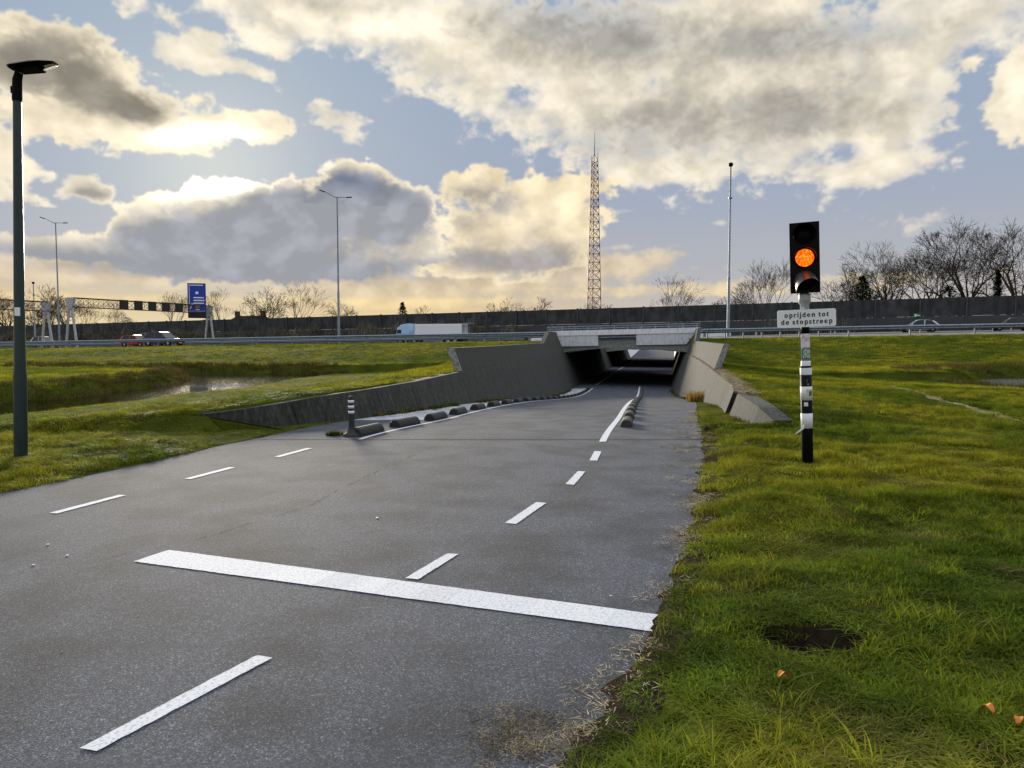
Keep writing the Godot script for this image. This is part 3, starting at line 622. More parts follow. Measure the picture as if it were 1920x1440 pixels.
func make_ground() -> void:
	var ds := [-16.0, -12.0, -8.0, -5.0, -3.0, -1.5, -0.5, 0.3, 0.9]
	var d := 1.3
	while d < 900.0:
		ds.append(d)
		d += 0.07 if d < 6.0 else 0.16 if d < 13.0 else 0.04 if d < 13.5 else 0.4 if d < 62.0 else 1.6 if d < 150.0 else 12.0 if d < 300.0 else 100.0
	var rows := []
	for dd in ds:
		var row := PackedVector3Array()
		var edge_l: float = road_l(dd) - 0.03 * bump.get_noise_1d(dd * 14.0) if not in_cut(dd) else 0.0
		var edge_r: float = road_r(dd) + 0.10 * bump.get_noise_1d(dd * 9.0 + 50.0) + 0.06 * bump.get_noise_1d(dd * 31.0) if not in_cut(dd) else 0.0
		var cut: bool = in_cut(dd)
		var xl: float = wall_l(dd) - LEAN * (maxf(top_l(dd), land(wall_l(dd) - 2.0, dd) if dd > 24.0 else 0.0) - R(dd)) - 0.16 if cut else edge_l - 0.02
		var xr: float = wall_r(dd) + LEAN * (maxf(top_r(dd), land(wall_r(dd) + 2.0, dd) if dd > 24.0 else 0.0) - R(dd)) + 0.16 if cut else edge_r + 0.02
		for i in 96:
			var f := 1.0 - i / 95.0
			var off: float = f * 26.0 + pow(f, 9.0) * (300.0 + dd * 0.9)
			row.append(Vector3(xl - off, land(xl - off, dd), -dd))
		if cut:
			row.append(Vector3(wall_l(dd) - 0.08, R(dd) + 0.004, -dd))
			row.append(Vector3(road_l(dd) + 0.02, R(dd) + 0.004, -dd))
			row.append(Vector3(road_l(dd) + 0.06, R(dd) - 0.05, -dd))
			row.append(Vector3(cen(dd), R(dd) - 0.05, -dd))
			var rr := road_r(dd) + 0.10 * bump.get_noise_1d(dd * 3.0) * s3(24.0, 16.0, dd)
			row.append(Vector3(rr - 0.06, R(dd) - 0.05, -dd))
			row.append(Vector3(rr - 0.02, R(dd) + 0.004 + 0.02 * s3(26.0, 20.0, dd), -dd))
			row.append(Vector3(wall_r(dd) + 0.08, R(dd) + 0.05 * s3(30.0, 20.0, dd) + 0.005, -dd))
		else:
			row.append(Vector3(edge_l, R(dd) + 0.012, -dd))
			row.append(Vector3(edge_l + 0.03, R(dd) - 0.05, -dd))
			row.append(Vector3(lerpf(edge_l, edge_r, 0.3), R(dd) - 0.05, -dd))
			row.append(Vector3(lerpf(edge_l, edge_r, 0.6), R(dd) - 0.05, -dd))
			row.append(Vector3(lerpf(edge_l, edge_r, 0.9), R(dd) - 0.05, -dd))
			row.append(Vector3(edge_r - 0.03, R(dd) - 0.05, -dd))
			row.append(Vector3(edge_r, R(dd) + 0.012, -dd))
		for i in 110:
			var f := i / 109.0
			var off: float = f * f * 26.0 + f * 2.0 + pow(f, 9.0) * (300.0 + dd * 0.9)
			row.append(Vector3(xr + off, land(xr + off, dd), -dd))
		rows.append(row)
	tag(put("ground", grid(rows), M.ground), "", "", "", "structure")
	var bowl := []
	for j in 15:
		var row := PackedVector3Array()
		for i in 15:
			var x := 1.57 + (i - 7) / 7.0 * 0.40
			var dd := 3.85 + (j - 7) / 7.0 * 0.24
			row.append(Vector3(x, land(x, dd) + 0.006 - 0.05 * s3(0.75, 1.3, Vector2(i - 7, j - 7).length() / 7.0 + 0.15 * bump.get_noise_2d(i * 9.0, j * 9.0)), -dd))
		bowl.append(row)
	tag(put("bare_soil", grid(bowl), M.dirt), "dark hole of bare soil in the grass at lower right", "", "", "structure")
	var edge := []
	var e := 1.9
	while e < 19.0:
		var row := PackedVector3Array()
		var jag := 0.05 + 0.10 * bump.get_noise_1d(e * 23.0) + 0.05 * bump.get_noise_1d(e * 61.0)
		for i in 6:
			var x := road_r(e) - jag + i * 0.06
			row.append(Vector3(x, maxf(R(e) + 0.008, ground_y(x, e) + 0.006) - (0.03 if i == 5 else 0.006 if i == 0 else 0.0), -e))
		edge.append(row)
		e += 0.06
	var track := []
	e = 13.4
	while e < 22.6:
		var row := PackedVector3Array()
		var x0 := pl(PackedVector2Array([Vector2(13.6, 9.3), Vector2(15.0, 9.6), Vector2(18.0, 10.3), Vector2(22.2, 11.3)]), e) + 0.06 * bump.get_noise_1d(e * 20.0)
		var w := maxf(0.02, 0.085 + 0.22 * bump.get_noise_1d(e * 12.0 + 300.0))
		for i in 5: row.append(Vector3(x0 + (i - 2) * w, land(x0 + (i - 2) * w, e) + (0.012 if i > 0 and i < 4 else -0.03), -e))
		track.append(row)
		e += 0.12
	tag(put("path", grid(track), M.path_soil), "thin pale trodden path across the right hand grass", "", "", "structure")
	tag(put("bare_soil", grid(edge), M.dirt), "strip of dark bare soil between asphalt and grass on the right", "", "", "structure")
	for q in [[pond_l, -0.5, "dark still ditch water left of the road"], [pond_r, -0.1, "pale rippled pond water at the right"]]:
		var st := S()
		var idx := Geometry2D.triangulate_polygon(Geometry2D.offset_polygon(q[0], 0.7)[0])
		var big: PackedVector2Array = Geometry2D.offset_polygon(q[0], 0.7)[0]
		for i in range(0, idx.size(), 3):
			var t := []
			for k in 3: t.append(Vector3(big[idx[i + k]].x, q[1], -big[idx[i + k]].y))
			face(st, t, t[0] + Vector3.DOWN)
		tag(obj("water", st, M.water if q[0] == pond_l else M.water_rippled), q[2], "", "", "structure")


# ------------------------------------------------------------------ road and its paint
func sheet(dlist: Array, xs: Array, lift: float, step := 0.5) -> ArrayMesh:   # a sheet on the road between two lines (functions of d)
	var rows := []
	var d: float = dlist[0]
	while true:
		var row := PackedVector3Array()
		var a: float = xs[0].call(d)
		var b: float = xs[1].call(d)
		for i in 9: row.append(Vector3(lerpf(a, b, i / 8.0), R(d) + lift, -d))
		rows.append(row)
		if d >= dlist[1]: break
		d = minf(d + step, dlist[1])
	return grid(rows)

func paint(called: String, pts: Array, parent: Node, seed_: int, lift := 0.005, m: Material = null, rag := 0.0032) -> Node:   # flat paint between corner points (x, d), with slightly ragged edges
	var st := S()
	var r := RandomNumberGenerator.new()
	r.seed = seed_
	var out := []
	for i in pts.size():
		var a: Vector2 = pts[i]
		var b: Vector2 = pts[(i + 1) % pts.size()]
		var n := maxi(1, int(a.distance_to(b) / 0.035))
		var side := (b - a).normalized().orthogonal()
		for k in n:
			var p := a.lerp(b, k / float(n)) + side * r.randf_range(-rag, rag)
			out.append(p)
	var poly := PackedVector2Array(out)
	var idx := Geometry2D.triangulate_polygon(poly)
	for i in range(0, idx.size(), 3):
		var t := []
		for k in 3: t.append(Vector3(poly[idx[i + k]].x, R(poly[idx[i + k]].y) + lift, -poly[idx[i + k]].y))
		face(st, t, t[0] + Vector3.DOWN)
	return obj(called, st, m if m else M.marking, parent)

func band(a: Vector2, b: Vector2, w: float) -> Array:
	var n := (b - a).normalized().orthogonal() * w / 2.0
	return [a + n, b + n, b - n, a - n]

func make_road() -> void:
	var road := Node3D.new()
	road.name = "road"
	add_child(road)
	tag(road, "grey asphalt road dipping into the underpass", "", "", "structure")
	var near_l := func(d): return road_l(d) - 0.06
	var near_r := func(d): return road_r(d) + 0.16
	put("asphalt", sheet([-16.0, 12.1], [near_l, near_r], 0.0, 0.4), M.asphalt, road)
	put("asphalt", sheet([12.13, 178.0], [func(d): return road_l(d) + 0.0, func(d): return road_r(d) + 0.1 * s3(26, 18, d)], 0.003, 0.5), M.asphalt, road)
	put("seam", sheet([12.08, 12.15], [near_l, near_r], 0.0045, 0.1), M.tar, road)
	# paint
	var dash := [[-1.7, 2.84, -1.62, 2.82, -1.21, 3.68, -1.30, 3.71], [-0.72, 4.95, -0.63, 4.92, -0.40, 5.52, -0.49, 5.53], [-0.06, 6.48, 0.035, 6.44, 0.34, 7.29, 0.24, 7.33], [0.60, 8.27, 0.69, 8.22, 0.90, 9.07, 0.81, 9.10], [1.04, 9.93, 1.14, 9.91, 1.30, 10.75, 1.20, 10.78]]
	for i in dash.size():
		var q: Array = dash[i]
		paint("lane_dash", [Vector2(q[0], q[1]), Vector2(q[2], q[3]), Vector2(q[4], q[5]), Vector2(q[6], q[7])], road, i + 1)
	paint("stop_line", [Vector2(-2.75, 5.33), Vector2(0.78, 4.02), Vector2(0.87, 4.27), Vector2(-2.63, 5.63)], road, 20)
	for k in 5:
		var f0: float = [0.30, 0.405, 0.49, 0.60, 0.80][k]
		var f1: float = [0.405, 0.46, 0.53, 0.66, 0.93][k]
		paint("repainted_patch", [Vector2(-2.75, 5.33).lerp(Vector2(0.78, 4.02), f0), Vector2(-2.75, 5.33).lerp(Vector2(0.78, 4.02), f1), Vector2(-2.63, 5.63).lerp(Vector2(0.87, 4.27), f1), Vector2(-2.63, 5.63).lerp(Vector2(0.87, 4.27), f0)], road, 40 + k, 0.0057, M.marking_new if k % 2 == 0 else M.marking_old, 0.001)
	for q in [[-4.27, 6.85, -4.05, 7.67], [-3.77, 8.58, -3.55, 9.38], [-3.25, 10.23, -3.03, 11.08]]:
		paint("edge_dash", band(Vector2(q[0], q[1]), Vector2(q[2], q[3]), 0.09), road, int(q[1] * 10))
	put("lane_line", sheet([11.8, 60.0], [func(d): return cen(d) - lerpf(0.37, 0.28, s3(12, 17, d)), func(d): return cen(d) - lerpf(0.26, 0.17, s3(12, 17, d))], 0.007, 0.4), M.marking, road)
	put("edge_line", sheet([12.1, 58.0], [func(d): return row_l(d) + 0.18, func(d): return row_l(d) + 0.26], 0.007, 0.4), M.marking, road)
	put("edge_line", sheet([62.0, 120.0], [func(d): return cen(d) - 4.0, func(d): return cen(d) - 3.88], 0.007, 1.0), M.marking, road)
	# the crack along the old joint, and the pale strip between the kerb blocks and the wall
	var r := RandomNumberGenerator.new()
	r.seed = 4
	for run in [[Vector2(-5.4, 3.2), Vector2(-3.15, 5.3), Vector2(-2.55, 5.95)], [Vector2(-2.55, 5.95), Vector2(-2.0, 7.2), Vector2(-1.65, 9.2), Vector2(-1.15, 11.6)], [Vector2(-1.1, 12.6), Vector2(-0.6, 15.5), Vector2(0.2, 19.5)]]:
		var st := S()
		for i in run.size() - 1:
			var n := int(run[i].distance_to(run[i + 1]) / 0.12)
			for k in n:
				var a: Vector2 = run[i].lerp(run[i + 1], k / float(n)) + Vector2(r.randf_range(-0.02, 0.02), 0)
				var b: Vector2 = a + (run[i + 1] - run[i]).normalized() * 0.125 + Vector2(r.randf_range(-0.018, 0.018), 0)
				if r.randf() < 0.22: continue
				var w := r.randf_range(0.002, 0.006)
				var y := 0.0055
				face(st, [Vector3(a.x - w, R(a.y) + y, -a.y), Vector3(a.x + w, R(a.y) + y, -a.y), Vector3(b.x + w, R(b.y) + y, -b.y), Vector3(b.x - w, R(b.y) + y, -b.y)], Vector3(a.x, -10, -a.y))
		obj("crack", st, M.tar, road)
	put("gutter_strip", sheet([15.6, 57.5], [func(d): return road_l(d) + 0.02, func(d): return row_l(d) - 0.16], 0.008, 0.5), M.asphalt_pale, road)

func row_l(d: float) -> float: return cen(d) - 4.1 - 0.42 * s3(16.5, 12.3, d)


# ------------------------------------------------------------------ concrete: retaining walls, wings, bridge
func lean_sec(d: float, side: float, y0: float, y1: float, th: float, back := 0.0) -> Array:
	var xb := (wall_l(d) if side < 0.0 else wall_r(d))
	var f := func(y, o): return Vector3(xb + side * (LEAN * (y - R(d)) + back + o), y, -d)
	return [f.call(y0, 0.0), f.call(y1, 0.0), f.call(y1 + 0.0, th), f.call(y0, th)]

func lean_run(called: String, parent: Node, d0: float, d1: float, side: float, lo: Callable, hi: Callable, th: float, m: Material, back := 0.0, step := 1.0) -> void:
	var st := S()
	var secs := []
	var n := maxi(1, int(ceil((d1 - d0) / step)))
	for i in n + 1:
		var d := lerpf(d0, d1, i / float(n))
		secs.append(lean_sec(d, side, lo.call(d), hi.call(d), th, back))
	loft(st, secs)
	obj(called, st, m, parent)

func make_walls() -> void:
	var deep := func(d): return R(d) - 0.35
	var tl := func(d): return top_l(d) + 0.02
	var tr := func(d): return top_r(d) + 0.02
	var wl := thing("retaining_wall", "long dark concrete retaining wall left of the road behind the striped post", "wall")
	var cuts := [13.3, 14.55, 17.2, 20.5, 24.5, 29.5, 35.0, 41.0, 47.5, 53.0, 58.3]
	for i in cuts.size() - 1: lean_run("wall_panel", wl, cuts[i] + 0.012, cuts[i + 1] - 0.012, -1, deep, tl, 0.3, M.stained, 0.0, 0.3 if i < 3 else 1.0)
	var wr := thing("retaining_wall", "sunlit grey concrete retaining wall right of the road beyond the dark gap", "wall")
	cuts = [16.85, 20.0, 24.0, 29.0, 35.0, 41.0, 47.5, 53.0, 58.0]
	for i in cuts.size() - 1: lean_run("wall_panel", wr, cuts[i] + 0.012, cuts[i + 1] - 0.012, 1, deep, tr, 0.3, M.stained)
	var we := thing("retaining_wall", "short sloping end of the right concrete wall beside the traffic light", "wall")
	lean_run("wall_panel", we, 13.25, 16.35, 1, deep, tr, 0.34, M.stained, 0.0, 0.3)
	lean_run("gap_panel", we, 16.36, 16.84, 1, deep, func(d): return top_r(d) - 0.06, 0.16, M.stained, 0.5)
	# the wings that carry on above, from the walls up to the bridge
	var gl := thing("wing_wall", "leaning dark concrete wing wall left of the bridge with a pale end", "wall")
	var hi_l := func(d): return lerpf(lerpf(1.38, 1.46, s3(25, 50, d)), 2.36, clampf((d - 51.0) / 5.5, 0.0, 1.0))
	cuts = [25.0, 31.0, 37.5, 44.5, 51.0]
	for i in cuts.size() - 1: lean_run("wall_panel", gl, cuts[i] + (0.012 if i else 0.05), cuts[i + 1] - 0.012, -1, func(d): return top_l(d) + 0.024, hi_l, 0.26, M.stained, 0.03)
	lean_run("wall_panel", gl, 51.0, 60.5, -1, func(d): return top_l(d) + 0.024, hi_l, 0.3, M.stained, 0.03, 0.5)
	lean_run("end_face", gl, 24.98, 25.05, -1, func(d): return top_l(d) + 0.03, func(d): return 1.375, 0.24, M.concrete, 0.034)
	var gr := thing("wing_wall", "leaning grey concrete wing wall right of the bridge", "wall")
	var hi_r := func(d): return lerpf(lerpf(1.5, 1.6, s3(27, 52, d)), 2.62, clampf((d - 52.0) / 3.5, 0.0, 1.0))
	cuts = [27.0, 33.0, 39.0, 45.5, 52.0]
	for i in cuts.size() - 1: lean_run("wall_panel", gr, cuts[i] + (0.012 if i else 0.05), cuts[i + 1] - 0.012, 1, func(d): return top_r(d) + 0.024, hi_r, 0.26, M.stained, 0.06)
	lean_run("wall_panel", gr, 52.0, 57.3, 1, func(d): return top_r(d) + 0.024, hi_r, 0.3, M.stained, 0.06, 0.5)
	lean_run("end_face", gr, 26.98, 27.05, 1, func(d): return top_r(d) + 0.03, func(d): return 1.495, 0.24, M.concrete, 0.064)

func make_bridge() -> void:
	# points on the face of the bridge: f from the left end (0) to the right end (1), y up, o metres out of the face towards the road
	var A := Vector3(3.15, 0, -61.75)
	var Bp := Vector3(14.35, 0, -57.8)
	var along := (Bp - A).normalized()
	var nrm := Vector3(-along.z, 0, along.x)
	if nrm.z < 0.0: nrm = -nrm
	var P := func(f, y, o): return A.lerp(Bp, f) + Vector3(0, y, 0) + nrm * o
	var slope := func(f): return lerpf(-0.11, 0.12, f)
	var b := thing("bridge", "low concrete motorway bridge over the dipping road, with pale fascia panels", "bridge")
	var st := S()
	var sec := func(f): return [P.call(f, 2.14 + slope.call(f), 0.35), P.call(f, 2.55 + slope.call(f), 0.35), P.call(f, 2.55 + slope.call(f), -0.15), P.call(f, 2.14 + slope.call(f), -0.15)]
	loft(st, [sec.call(-0.015), sec.call(0.5), sec.call(1.015)])
	obj("edge_beam", st, M.concrete_pale, b)
	# soffit arch: the web at the face, then the deck behind it
	var arch := func(f): return 1.08 + slope.call(f) * 0.6 - 0.52 * pow(absf(f - 0.5) * 2.0, 2.0)
	st = S()
	var n := 20
	for i in n:
		var f0 := i / float(n)
		var f1 := (i + 1) / float(n)
		var s0 := []
		var s1 := []
		for e in [[f0, s0], [f1, s1]]:
			var f: float = e[0]
			for c in [[arch.call(f), 0.0], [2.12 + slope.call(f), 0.0], [2.12 + slope.call(f), -0.45], [arch.call(f), -0.45]]: e[1].append(P.call(f, c[0], c[1]))
		loft(st, [s0, s1], i == 0 or i == n - 1)
	obj("arch_web", st, M.concrete, b)
	for k in 2:
		var f0: float = [0.012, 0.605][k]
		var f1: float = [0.345, 0.988][k]
		st = S()
		var g0: float = f0 + (0.058 if k == 0 else 0.0)
		var g1: float = f1 - (0.058 if k == 1 else 0.0)
		var y0: float = 1.27
		loft(st, [[P.call(f0, 2.125 + slope.call(f0), 0.30), P.call(g0, y0 + slope.call(g0), 0.16), P.call(g0, y0 + slope.call(g0), 0.06), P.call(f0, 2.125 + slope.call(f0), 0.20)], [P.call(f1, 2.125 + slope.call(f1), 0.30), P.call(g1, y0 + slope.call(g1), 0.16), P.call(g1, y0 + slope.call(g1), 0.06), P.call(f1, 2.125 + slope.call(f1), 0.20)]])
		obj("fascia_panel", st, M.concrete_pale, b)
	st = S(true)
	tube(st, [P.call(0.345, 1.93 + slope.call(0.345), 0.2), P.call(0.605, 1.93 + slope.call(0.605), 0.2)], [0.07, 0.07], 8)
	for f in [0.37, 0.48, 0.59]: box(st, P.call(f, 1.97 + slope.call(f), 0.1), Vector3(0.08, 0.3, 0.3))
	obj("service_pipe", st, M.galv, b)
	st = S(true)
	for i in 12:
		var f := i / 11.0
		bar(st, P.call(f, 2.5 + slope.call(f), 0.1), P.call(f, 2.86 + slope.call(f), 0.1), 0.035, 6)
	for y in [2.70, 2.86]: tube(st, [P.call(-0.02, y + slope.call(0), 0.1), P.call(1.02, y + slope.call(1), 0.1)], [0.045, 0.045], 6)
	obj("handrail", st, M.galv, b)
	# decks: near carriageway, then after a slot of daylight the far one
	for k in 2:
		var t0: float = [0.3, 33.0][k]
		var t1: float = [27.0, 62.0][k]
		st = S()
		for i in n:
			var s0 := []
			var s1 := []
			for e in [[i / float(n), s0], [(i + 1) / float(n), s1]]:
				var f: float = e[0]
				for c in [[t0, 0], [t1, 0], [t1, 1], [t0, 1]]:
					var d: float = 59.8 + c[0] / U.x
					# both edges follow the tunnel as it bends to the right
					var x := lerpf(cen(d) - 7.4, cen(d) + 4.4, f)
					var q := st_of(x, d)
					var p := at_st(q.x, c[0], 0)
					p.y = (level(q.x, c[0]) - 0.05) if c[1] else arch.call(f) - 0.02 - 0.45 * k
					e[1].append(p)
			loft(st, [s0, s1], i == 0 or i == n - 1)
		obj("deck", st, M.concrete, b)
	for side in [-1.0, 1.0]:
		for run in [[58.3 if side < 0 else 58.0, 75.0], [75.0, 95.0], [95.0, 110.0], [110.0, 132.0]]:
			lean_run("tunnel_wall", b, run[0] + 0.02, run[1], side, func(d): return R(d) - 0.35, func(d): return 0.7 if (d > 60.5) else 0.6, 0.7, M.stained)
	for side in [-1.0, 1.0]:
		var ex := thing("retaining_wall", "pale concrete wall beyond the far mouth of the underpass, %s side" % ("left" if side < 0 else "right"), "wall")
		for run in [[132.2, 145.0], [145.0, 158.0], [158.0, 176.0]]:
			lean_run("wall_panel", ex, run[0], run[1] - 0.03, side, func(d): return R(d) - 0.3, func(d): return 0.7, 0.3, M.concrete_pale)


# ------------------------------------------------------------------ motorway
func strip_sheet(s0: float, s1: float, t0: float, t1: float, lift: float) -> ArrayMesh:
	var rows := []
	for i in 9:
		var t := lerpf(t0, t1, i / 8.0)
		var row := PackedVector3Array()
		for k in 121:
			var s := lerpf(s0, s1, k / 120.0)
			row.append(at_st(s, t, level(s, t) + lift))
		rows.append(row)
	return grid(rows)

func make_motorway() -> void:
	var h := Node3D.new()
	h.name = "motorway"
	add_child(h)
	tag(h, "grey motorway passing over the underpass behind steel guard rails", "", "", "structure")
	put("carriageway", strip_sheet(-170, 100, 0.5, 25.8, 0.0), M.highway, h)
	put("carriageway", strip_sheet(-170, 100, 33.6, 60.5, 0.0), M.highway, h)
	for t in [3.4, 24.0, 36.0, 57.0]: put("edge_line", strip_sheet(-170, 100, t, t + 0.15, 0.006), M.marking, h)

func rail(s0: float, s1: float, t: float, posts: Array, label: String, twin := false) -> void:
	var o := thing("guard_rail", label, "guard rail")
	var prof := [Vector2(0, 0.44), Vector2(-0.08, 0.50), Vector2(-0.08, 0.55), Vector2(0, 0.60), Vector2(-0.08, 0.65), Vector2(-0.08, 0.70), Vector2(0, 0.75), Vector2(0.012, 0.75), Vector2(-0.066, 0.70), Vector2(-0.066, 0.65), Vector2(0.012, 0.60), Vector2(-0.066, 0.55), Vector2(-0.066, 0.50), Vector2(0.012, 0.44)]
	for side in ([1.0, -1.0] if twin else [1.0]):
		var st := S()
		var n := int((s1 - s0) / 4.0) + 1
		for i in n:
			var a := lerpf(s0, s1, i / float(n))
			var b := lerpf(s0, s1, (i + 1) / float(n))
			for k in 6:
				for flip in 2:
					var k0: Vector2 = prof[k] if flip == 0 else prof[13 - k]
					var k1: Vector2 = prof[k + 1] if flip == 0 else prof[12 - k]
					var q := []
					for e in [[a, k0], [b, k0], [b, k1], [a, k1]]: q.append(at_st(e[0], t + e[1].x * side - (0.1 if twin else 0.0) * side, level(e[0], t) + e[1].y))
					face(st, q, (q[0] + q[2]) / 2.0 + Vector3(0, 0, (-1.0 if flip == 0 else 1.0)) * side)
		obj("rail_beam", st, M.galv, o)
	var proto: MeshInstance3D
	for p in posts:
		var at := at_st(p, t + 0.06, level(p, t))
		if proto == null:
			var st := S()
			box(st, Vector3(0, 0.2, 0), Vector3(0.10, 1.0, 0.06), 0.008)
			proto = obj("post", st, M.galv, o)
			proto.position = at
		else:
			var c := proto.duplicate()
			c.name = "post"
			o.add_child(c, true)
			c.position = at

func spaced(a: float, b: float, step: float) -> Array:
	var r := []
	while a <= b:
		r.append(a)
		a += step
	return r

func make_rails() -> void:
	rail(-150.0, 3.2, 0.0, spaced(-150.0, -9.0, 4.0) + spaced(-6.5, 3.0, 1.33), "near steel guard rail left of the bridge along the motorway edge")
	rail(15.6, 96.0, 0.0, spaced(16.0, 24.0, 1.33) + spaced(26.0, 96.0, 4.0), "near steel guard rail right of the bridge, behind the traffic light")
	rail(-165.0, 96.0, 26.4, spaced(-165.0, 96.0, 8.0), "steel guard rail along the near side of the motorway median")
	rail(-165.0, 96.0, 33.0, spaced(-165.0, 96.0, 8.0), "steel guard rail along the far side of the motorway median")
	rail(-165.0, -19.0, 60.8, spaced(-165.0, -19.0, 8.0), "far steel guard rail in front of the noise wall, left stretch")
	rail(16.0, 96.0, 60.8, spaced(16.0, 96.0, 8.0), "far steel guard rail in front of the noise wall, right stretch")
	# pale barrier on the far edge of the bridge
	var o := thing("bridge_parapet", "pale barrier with dark posts on the far edge of the bridge", "barrier")
	for i in 8:
		var s := -18.0 + i * 4.1
		var st := S()
		var secs := []
		for e in [s + 0.2, s + 3.9]: secs.append([at_st(e, 60.6, level(e, 60.6) - 0.1), at_st(e, 60.6, level(e, 60.6) + 1.05), at_st(e, 60.8, level(e, 60.6) + 1.05), at_st(e, 60.8, level(e, 60.6) - 0.1)])
		loft(st, secs)
		obj("barrier_panel", st, M.concrete_pale, o)
		st = S()
		box(st, at_st(s, 60.7, level(s, 60.6) + 0.5), Vector3(0.3, 1.5, 0.3), 0.02)
		obj("post", st, M.galv, o)

func wall_d(s: float) -> Vector2:   # (distance, top) of the noise wall, by x
	return Vector2(135.0 - 0.45 * s, 0.0)

func make_noise_wall() -> void:
	var o := thing("noise_wall", "long dark noise barrier wall of wide panels behind the motorway", "noise wall")
	var dir := Vector2(0.912, -0.410)
	var top := func(x): return 7.05 + 0.0125 * x if x > 0 else 7.05 + 0.011 * x
	var k := 0
	var x := -190.0
	var variants := [M.panel, M.panel.duplicate(), M.panel.duplicate()]
	variants[1].albedo_color = Color(0.225, 0.24, 0.265)
	variants[2].albedo_color = Color(0.265, 0.28, 0.30)
	while x < 95.0:
		var x1 := x + 5.3
		var a := Vector3(x, 0, -(135.0 - 0.45 * x))
		var b := Vector3(x1, 0, -(135.0 - 0.45 * x1))
		var nn := Vector3(-0.41, 0, 0.912).normalized()
		var low := 0.2
		for part in 2:
			var st := S()
			var secs := []
			for e in [[a, x, 0.02], [b, x1, -0.02]]:
				var p: Vector3 = e[0] + (b - a) * e[2] * 0.6
				var tt: float = top.call(e[1])
				var y0: float = low if part == 0 else tt - 2.6
				var y1: float = tt - 2.63 if part == 0 else tt
				var th: float = 0.16 if part == 0 else 0.10
				secs.append([p + Vector3(0, y0, 0) + nn * th, p + Vector3(0, y1, 0) + nn * th, p + Vector3(0, y1, 0) - nn * th, p + Vector3(0, y0, 0) - nn * th])
			loft(st, secs)
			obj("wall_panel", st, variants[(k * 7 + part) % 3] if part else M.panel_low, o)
		var st2 := S()
		box(st2, a + Vector3(0, (top.call(x) + 0.1 + low) / 2.0, 0) + nn * 0.05, Vector3(0.22, top.call(x) + 0.15 - low, 0.42), 0.02, Basis(Vector3.UP, -0.42))
		obj("post", st2, M.panel_post, o)
		x = x1
		k += 1


# ------------------------------------------------------------------ street furniture
func make_street_lamp() -> void:
	var o := thing("street_lamp", "dark green street lamp post with flat black lamp head on the left verge", "street lamp", Vector3(-6.56, ground_y(-6.56, 9.88) - 0.02, -9.88))
	o.rotation = Vector3(0, 0, deg_to_rad(-1.55))
	var st := S(true)
	tube(st, [Vector3(0, -0.3, 0), Vector3(0, 1.1, 0), Vector3(0, 1.2, 0), Vector3(0, 4.86, 0)], [0.082, 0.080, 0.070, 0.047], 20)
	obj("post", st, M.green_paint, o)
	st = S()
	box(st, Vector3(0.018, 1.95, 0.068), Vector3(0.065, 0.11, 0.008), 0.002, Basis(Vector3.UP, 0.3))
	obj("sticker", st, M.sign_white, o)
	st = S(true)
	tube(st, [Vector3(0, 4.68, 0), Vector3(0, 4.72, 0), Vector3(0.005, 4.95, 0), Vector3(0.03, 5.04, 0)], [0.058, 0.060, 0.057, 0.05], 16)
	box(st, Vector3(-0.058, 4.82, 0.01), Vector3(0.025, 0.09, 0.04), 0.005)
	obj("spigot", st, M.black_matt, o)
	# flat head: a lens-shaped plan, thin at the rim, reaching over the road
	st = S()
	var secs := []
	for e in [[-0.10, 0.06, 0.02, 0.045], [-0.04, 0.13, -0.005, 0.075], [0.08, 0.17, -0.015, 0.095], [0.24, 0.17, 0.0, 0.085], [0.36, 0.15, 0.012, 0.06], [0.50, 0.085, 0.022, 0.03]]:
		var q := []
		for a in 10:
			var u := cos(TAU * a / 10.0)
			var v := sin(TAU * a / 10.0)
			q.append(Vector3(e[0], 5.10 + e[2] + e[3] * (0.5 * v + 0.1) + e[0] * 0.10, u * e[1]))
		secs.append(q)
	loft(st, secs)
	obj("lamp_head", st, M.black, o)
	st = S()
	box(st, Vector3(0.17, 5.08, 0), Vector3(0.30, 0.03, 0.22), 0.01, Basis(Vector3.BACK, 0.10))
	obj("led_panel", st, M.black_matt, o)

func text(parent: Node, called: String, s: String, size: float, at: Vector3, b: Basis, m: Material, bold := true) -> MeshInstance3D:
	var f := SystemFont.new()
	f.font_names = PackedStringArray(["Droid Sans"])
	f.font_weight = 700 if bold else 400
	var t := TextMesh.new()
	t.text = s
	t.font = f
	t.font_size = 48
	t.pixel_size = size / 48.0
	t.depth = 0.003
	t.curve_step = 1.0
	var o := put(called, t, m, parent)
	o.transform = Transform3D(b, at)
	return o

